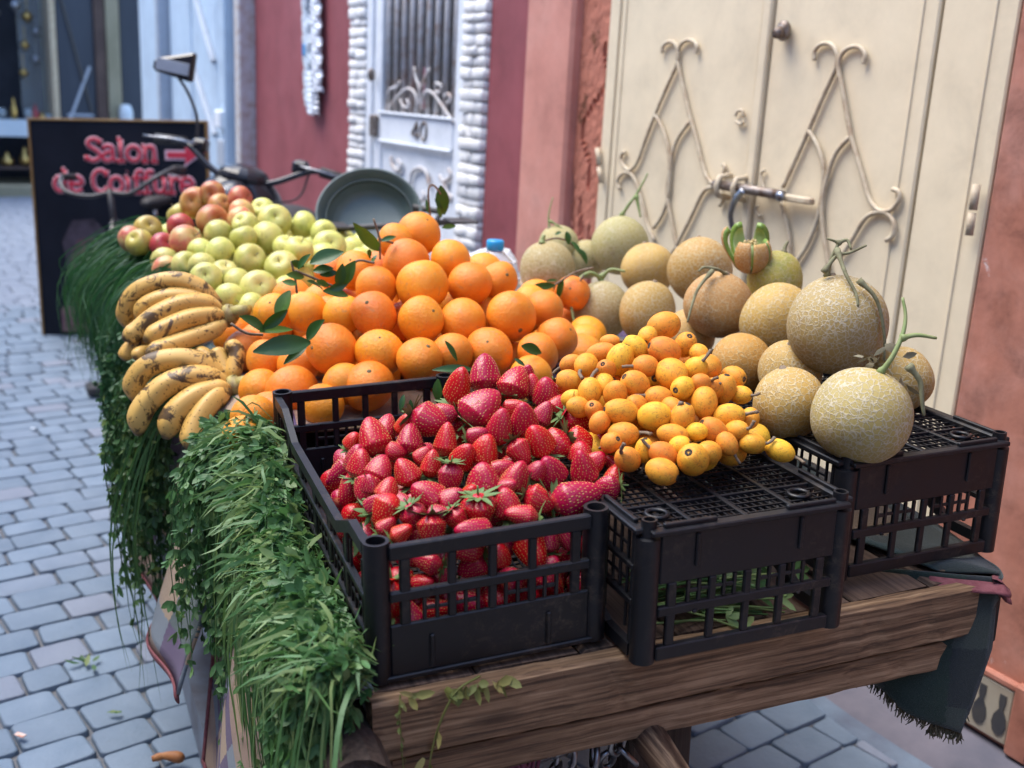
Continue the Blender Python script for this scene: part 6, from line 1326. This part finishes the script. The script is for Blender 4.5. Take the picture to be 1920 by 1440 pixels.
GL = {'S': (.9, [[(.8, 1.15), (.65, 1.38), (.35, 1.40), (.12, 1.2), (.2, .95), (.5, .75), (.8, .5), (.75, .18), (.45, .02), (.15, .08), (.03, .3)], [(.83, 1.42), (.83, 1.1)], [(.0, .0), (.0, .35)]]),
 'a': (.9, [[(.1, .8), (.3, .98), (.6, .93), (.68, .7), (.68, .15), (.85, .02)], [(.68, .6), (.35, .55), (.08, .35), (.15, .08), (.4, .02), (.66, .22)]]), 'l': (.55, [[(.25, 1.42), (.25, .02)], [(.06, 1.42), (.25, 1.42)], [(.03, .0), (.48, .0)]]),
 'o': (.93, [EL(.45, .5, .38, .47)]), 'n': (1., [[(.2, .98), (.2, .02)], [(.2, .72), (.4, .95), (.65, .93), (.75, .7), (.75, .02)], [(.02, .98), (.2, .98)], [(.02, 0), (.38, 0)], [(.58, 0), (.93, 0)]]),
 'd': (1., [EL(.4, .48, .33, .46), [(.75, 1.42), (.75, .02)], [(.55, 1.42), (.75, 1.42)], [(.75, 0), (.95, 0)]]), 'e': (.88, [[(.08, .52), (.76, .53), (.7, .85), (.45, .98), (.15, .83), (.06, .5), (.15, .15), (.45, .01), (.76, .2)]]),
 'C': (1.08, [[(.93, 1.1), (.75, 1.36), (.5, 1.41), (.2, 1.2), (.09, .72), (.2, .25), (.5, .02), (.8, .1), (.95, .35)], [(.96, 1.42), (.96, 1.0)]]), 'i': (.52, [[(.25, .98), (.25, .02)], [(.05, .98), (.25, .98)], [(.03, 0), (.47, 0)], [(.25, 1.35), (.26, 1.36)]]),
 'f': (.62, [[(.68, 1.28), (.55, 1.42), (.36, 1.36), (.28, 1.1), (.28, .02)], [(.05, .97), (.58, .97)], [(.05, 0), (.55, 0)]]), 'u': (1., [[(.2, .98), (.2, .3), (.35, .05), (.6, .07), (.75, .3)], [(.75, .98), (.75, .02)], [(.02, .98), (.2, .98)], [(.57, .98), (.75, .98)], [(.75, 0), (.95, 0)]]),
 'r': (.75, [[(.2, .98), (.2, .02)], [(.2, .7), (.4, .95), (.62, .92), (.66, .78)], [(.02, .98), (.2, .98)], [(.02, 0), (.45, 0)]]), ' ': (.5, [])}
redp = simple('red_letter_paint', (.55, .02, .045), (.62, .03, .06), 6, .5, 0); outl = simple('pale_letter_outline', (.70, .45, .50), (.75, .52, .56), 6, .6, 0)
def word(txt, x0, y0, xh, width):
    tot = sum(GL[c][0] for c in txt); kx = width / tot; x = x0
    for c in txt:
        adv, st = GL[c]
        if st:
            A, B = MB(), MB()
            for s_ in st:
                q = [(x + a * kx, y0 + b_ * xh, 0) for a, b_ in s_]; q = spl(q, 3) if len(q) > 2 else [Vector(t) for t in q]
                A.tube([p + Vector((0, 0, .006)) for p in q], .0088, 8, flat=(0, 0, 1), flatk=.25); B.tube([p + Vector((0, 0, .0025)) for p in q], .0145, 8, flat=(0, 0, 1), flatk=.12)
            lo = A.build('letter', redp, sg, True); B.build('letter_outline', outl, lo, True)
        x += adv * kx
word('Salon', .285, SH - .20, .078, .375); word('de Coiffure', .105, SH - .36, .078, .735)
for m_, r_, z_, nm in ((redp, .0, .0085, 'arrow'), (outl, .012, .0045, 'arrow_outline')):
    y = SH - .165; pts_ = [(.705 - r_, y - .014 - r_), (.80, y - .014 - r_), (.80 - r_, y - .045 - 1.6 * r_), (.86 + 1.6 * r_, y), (.80 - r_, y + .045 + 1.6 * r_), (.80, y + .014 + r_), (.705 - r_, y + .014 + r_)]
    v = [(a, b_, z_) for a, b_ in pts_] + [(a, b_, .0005) for a, b_ in pts_]; MB().add(v, [tuple(range(7))] + [(i, (i + 1) % 7, 7 + (i + 1) % 7, 7 + i) for i in range(7)]).build(nm, m_, sg)
# printed portrait in the lower left of the board (plain shapes)
def flat(pts_, z, nm, m_): n = len(pts_); MB().add([(a, b_, z) for a, b_ in pts_] + [(a, b_, .0003) for a, b_ in pts_], [tuple(range(n))] + [(i, (i + 1) % n, n + (i + 1) % n, n + i) for i in range(n)]).build(nm, m_, sg)
skin = simple('printed_skin_tone', (.20, .11, .11), (.12, .06, .07), 9, .4, 0); hair = simple('printed_dark_hair', (.03, .022, .03), (.08, .06, .08), 14, .4, 0)
flat([(.10, .02), (.42, .02), (.42, .12), (.34, .20), (.31, .30), (.20, .30), (.17, .20), (.10, .14)], .002, 'printed_shoulders', skin); flat([(a * 1., b_) for a, b_ in EL(.26, .42, .095, .145)[:-1]], .003, 'printed_face', skin)
flat([(.15, .36), (.13, .50), (.19, .61), (.30, .62), (.38, .54), (.38, .40), (.345, .48), (.29, .53), (.21, .51), (.175, .44)], .0045, 'printed_hair', hair)
# ------------------------------------------------------------------ moped and bicycle parked behind the cart
def wheel(root, c, ax, r_, tr_=.03, spokes=16):
    c = Vector(c); ax = Vector(ax).normalized(); o1 = Vector((0, 0, 1)); o2 = ax.cross(o1).normalized(); W = lambda a, q: c + (o1 * math.sin(a) + o2 * math.cos(a)) * q; A = np.linspace(0, 2 * math.pi, 36, endpoint=False)
    wo = MB().tube([W(a, r_ - tr_) for a in A], tr_, 8, closed=True).build('wheel', M['rubber'], root, True); MB().tube([W(a, r_ - 2 * tr_) for a in A], .009, 6, closed=True).build('rim', M['chrome'], wo, True)
    s_ = MB().tube([c - ax * .05, c + ax * .05], .025, 10)
    for a in np.linspace(0, 2 * math.pi, spokes, endpoint=False): s_.tube([c, W(a, r_ - 2 * tr_)], .003, 4)
    s_.build('spokes', M['chrome'], wo)['kind'] = 'stuff'
def mp(root, pts_, r_, nm, m_, n=10, **kw): return MB().tube(pts_, r_, n, **kw).build(nm, M[m_], root, True)
mo = tag(empty('moped', (-4.33, 1.08, .02)), 'black moped with a rear view mirror parked behind the cart', 'moped'); mo.rotation_euler = (0, R(0), math.atan2(-.55, .83))
mo.rotation_euler = (R(-9), 0, math.atan2(-.55, .83))                      # leans on its stand; local +x is forward, +y to its left
MPX = Matrix.Translation((-4.3, 1.15, 0))
wheel(mo, (.38, 0, .28), (0, 1, 0), .28, .032); wheel(mo, (-.82, 0, .28), (0, 1, 0), .28, .035)
for s in (-1, 1): mp(mo, [(.38, .055 * s, .28), (.16, .055 * s, .78), (.10, .05 * s, .96)], .016, 'fork', 'chrome')
MB().tube([(.66, 0, .38), (.55, 0, .58), (.38, 0, .63), (.20, 0, .55), (.09, 0, .38)], .06, 10, flat=(0, 1, 0), flatk=.8).build('front_fender', M['black_paint'], mo, True)
mp(mo, spl([(.0, .34, 1.08), (.05, .25, 1.09), (.10, .12, 1.02), (.11, 0, .99), (.10, -.12, 1.02), (.05, -.25, 1.09), (.0, -.34, 1.08)], 5), .012, 'handlebar', 'black_paint')
for s in (-1, 1):
    mp(mo, [(.01, .27 * s, 1.09), (-.02, .40 * s, 1.075)], [.021, .021], 'grip', 'rubber'); MB().box((.01, .20 * s - .03, 1.065), (.07, .20 * s + .03, 1.12), .012).build('switch_box', M['black_paint'], mo)
    mp(mo, spl([(.07, .20 * s, 1.10), (.09, .30 * s, 1.10), (.06, .42 * s, 1.085)], 4), .0045, 'brake_lever', 'steel')
mp(mo, spl([(.03, -.22, 1.10), (.04, -.23, 1.20), (.03, -.28, 1.28), (.02, -.33, 1.33)], 5), .006, 'mirror_stem', 'dark_metal')
mr = MB().box((-.004, -.43, 1.325), (.030, -.27, 1.405), .016).xf(lambda q: (q[0], q[1], q[2] + (.35 * (q[1] + .35) if q[2] > 1.36 else -.10 * (q[1] + .35)))).build('mirror', M['black_paint'], mo); MB().box((.031, -.415, 1.34), (.034, -.285, 1.385), .002).build('mirror_glass', M['grey_paint'], mr)
MB().ell((.17, 0, .93), (.085, .085, .08), 18, 12).build('headlight', M['black_paint'], mo, True); MB().ell((.225, 0, .93), (.035, .066, .062), 18, 10).build('lens', M['glass'], mo, True)
MB().ell((.09, 0, 1.02), (.08, .10, .045), 16, 10).build('instrument', M['black_paint'], mo); MB().ell((.08, 0, .90), (.12, .17, .14), 18, 12).build('fairing', M['black_paint'], mo, True)
mp(mo, [(.10, 0, .96), (.04, 0, .72), (-.20, 0, .42), (-.55, 0, .40)], .04, 'frame', 'black_paint'); MB().ell((-.18, 0, .70), (.22, .11, .10), 18, 12).build('tank', M['black_paint'], mo, True)
MB().ell((-.62, 0, .77), (.34, .13, .06), 18, 10).build('seat', M['rubber'], mo, True); MB().box((-.38, -.12, .24), (-.08, .12, .48), .04).build('engine', M['steel'], mo)
MB().tube([(-.52, 0, .54), (-.68, 0, .62), (-.86, 0, .62), (-1.04, 0, .54), (-1.12, 0, .40)], .075, 10, flat=(0, 1, 0), flatk=.8).build('rear_fender', M['black_paint'], mo, True)
for s in (-1, 1): mp(mo, [(-.82, .09 * s, .28), (-.66, .09 * s, .70)], .018, 'shock', 'chrome'); mp(mo, [(-.55, .08 * s, .40), (-.82, .08 * s, .28)], .016, 'swing_arm', 'dark_metal')
mp(mo, [(-.2, -.1, .26), (-.22, -.26, .035)], .012, 'kickstand', 'steel'); mp(mo, spl([(.05, .24, 1.08), (.10, .22, .98), (.14, .1, .94), (.12, 0, .90)], 5), .004, 'cable', 'rubber')
bi = tag(empty('bicycle', (-5.52, 1.10, -.0)), 'old bicycle with chrome handlebar parked in front of the salon sign', 'bicycle'); bi.rotation_euler = (R(7), 0, math.atan2(-.5, .86)); bi.scale = (.95, .95, .95)
wheel(bi, (.48, 0, .33), (0, 1, 0), .33, .02, 24); wheel(bi, (-.55, 0, .33), (0, 1, 0), .33, .02, 24)
for a, b_ in (((.36, 0, .72), (-.10, 0, .30)), ((.36, 0, .76), (-.22, 0, .66)), ((-.24, 0, .72), (-.10, 0, .30)), ((-.10, 0, .30), (-.55, .05, .33)), ((-.10, 0, .30), (-.55, -.05, .33)), ((-.22, 0, .66), (-.55, .05, .33)), ((-.22, 0, .66), (-.55, -.05, .33)), ((.36, 0, .76), (.48, .04, .33)), ((.36, 0, .76), (.48, -.04, .33))): mp(bi, [a, b_], .014, 'frame_tube', 'black_paint')
mp(bi, [(.345, 0, .70), (.33, 0, .92)], .014, 'stem', 'dark_metal'); mp(bi, spl([(.12, .28, .98), (.22, .28, .985), (.32, .22, .95), (.34, .1, .89), (.33, 0, .90), (.34, -.1, .89), (.32, -.22, .92), (.22, -.28, .98), (.12, -.28, .98)], 5), .011, 'handlebar', 'dark_metal')
for s in (-1, 1): mp(bi, [(.18, .28 * s, .985), (.05, .285 * s, .975)], .018, 'grip', 'rubber'); mp(bi, spl([(.24, .26 * s, .97), (.20, .30 * s, .95), (.10, .31 * s, .94)], 4), .006, 'brake_lever', 'chrome')
MB().ell((-.27, 0, .80), (.14, .085, .035), 18, 10).xf(lambda p: (p[0], p[1] * (1.25 - .9 * (p[0] + .27 + .14) / .28 * .8), p[2])).build('saddle', M['rubber'], bi, True); mp(bi, [(-.245, 0, .70), (-.26, 0, .79)], .013, 'seat_post', 'chrome')
MB().tube([(-.10 + .09 * math.cos(a), -.05, .30 + .09 * math.sin(a)) for a in np.linspace(0, 2 * math.pi, 20, endpoint=False)], .008, 6, closed=True).build('chainring', M['steel'], bi, True)
for s in (-1, 1): pd = MB().tube([(-.10, .06 * s, .30), (-.10 + .12 * s, .08 * s, .18)], .01, 6).build('crank', M['steel'], bi); MB().box((-.16 + .12 * s, .08 * s, .17), (-.04 + .12 * s, .08 * s + .08 * s, .195), .006).build('pedal', M['rubber'], pd)
MB().tube([(-.55 + .36 * math.cos(a), 0, .33 + .36 * math.sin(a)) for a in np.linspace(.1, 2.6, 16)], .028, 8, flat=(0, 1, 0), flatk=1.).build('fender', M['black_paint'], bi, True)
mp(bi, [(-.12, .05, .28), (-.16, .22, .02)], .01, 'kickstand', 'steel')
# ------------------------------------------------------------------ plastic sleeves hanging on the rose wall
hb_ = tag(empty('hanging_plastic_sleeve', (-5.70, WY - .03, 1.25)), 'strips of crumpled clear and white plastic hanging on the rose wall', 'plastic sleeve'); hb_.scale = (1.5, 1, 1)
for k, (x0, wd, zt, zb_, m_) in enumerate(((-.075, .075, .75, .02, 'white_cloth'), (.02, .085, .75, .10, 'bag'), (-.03, .10, .20, -.02, 'bag'))):
    b = MB(); v = []; nz = 30
    for i in range(nz):
        z = zt + (zb_ - zt) * i / (nz - 1)
        for j in range(9): a = 2 * math.pi * j / 9; q = 1 + .25 * math.sin(i * 1.7 + j * 2.3 + k); v.append((x0 + wd * .5 * math.cos(a) * q + .04 * (1 - z / .75), .018 * math.sin(a) * q - .005, z + .01 * math.sin(j * 3 + k)))
    b.add(v, [(i * 9 + j, i * 9 + (j + 1) % 9, (i + 1) * 9 + (j + 1) % 9, (i + 1) * 9 + j) for i in range(nz - 1) for j in range(9)]).build('strip', M[m_], hb_)
MB().box((-.06, -.026, .52), (-.02, -.022, .70), .002).build('printed_label', M['grey_paint'], hb_); MB().box((-.07, -.026, .28), (-.04, -.022, .34), .002).build('printed_label', simple('blue_print', (.03, .25, .55), (.05, .3, .6), 8, .5, 0), hb_)
MB().tube([(.0, .0, .76), (.0, .03, .80)], .006, 6).build('nail', M['rust_steel'], hb_)
# ------------------------------------------------------------------ litter on the paving
p = at(318, 1422, z=.035); o = MB().tube(spl([(-.035, 0, 0), (-.015, .006, .002), (.005, .004, .002), (.028, -.004, .001)], 4), [.006, .007, .008, .008, .007, .008, .009, .010, .011, .012, .012, .011, .007], 9).build('carrot_end', simple('orange_brown_peel', (.42, .17, .05), (.28, .10, .03), 40, .6, .3, .001), None, True); o.location = p; o.rotation_euler = (0, 0, 1.2); tag(o, 'small orange brown scrap on the paving near the cart', 'scrap')
for k, (px_, py_, lab) in enumerate(((160, 1248, 'fallen dark green sprig on the grey paving'), (215, 1330, 'tiny green leaf scrap on the paving nearer the cart'))):
    p = at(px_, py_, z=.024); g = GB()
    for j in range(7 if k == 0 else 2): d = Vector((J(0, 1), J(0, 1), .15)).normalized(); g.leaflet(Vector((J(0, .01), J(0, .01), 0)), d, Vector((0, 0, 1)), random.uniform(.02, .04), .006, random.random())
    o = g.build('fallen_leaf', M['herb_dark'], None); o.location = p; tag(o, lab, 'leaf')
for k, (px_, py_, lab) in enumerate(((38, 1378, 'small white and orange paper scrap on the paving at the lower left'), (62, 803, 'tiny white paper bit on the paving farther up the alley'))):
    p = at(px_, py_, z=.026); o = MB().box((-.012, -.006, -.001), (.012, .006, .0015), .0005).build('paper_scrap', M['white_cloth'] if k else simple('paper_scrap_white', (.7, .6, .55), (.6, .25, .15), 60, .7, 0)); o.location = p; o.rotation_euler = (0, 0, .7); tag(o, lab, 'scrap')
p = at(176, 735, z=.03); o = MB().box((-.05, -.03, -.005), (.05, .03, .035), .008).build('stone_block', M['dark_metal']); o.location = p; tag(o, 'small dark block on the paving by the far cart wheel', 'block')

# dry crumpled leaves on the right-hand melons
root = tag(empty('dry_leaf', cw((.80, .12, .27))), 'dry crumpled grey brown leaves between the two front right melons', 'leaves'); g = GB()
for k in range(20):
    q = Vector(cat(1640 + J(0, 10), 662 + J(0, 11), v=.15 + J(0, .006))) if k < 11 else Vector(cat(1692 + J(0, 5), 722 + J(0, 20), v=.075 + J(0, .005)))
    g.leaflet(cw(q) - root.location, Vector((J(0, 1), J(0, 1), J(0, 1))).normalized(), Vector((J(0, 1), J(0, 1), J(0, 1))).normalized(), random.uniform(.012, .026), random.uniform(.004, .009), random.random())
g.build('leaves', mk_leaf('dry_leaf_brown', (.09, .085, .055), (.17, .155, .10), (.26, .24, .16), .85), root)
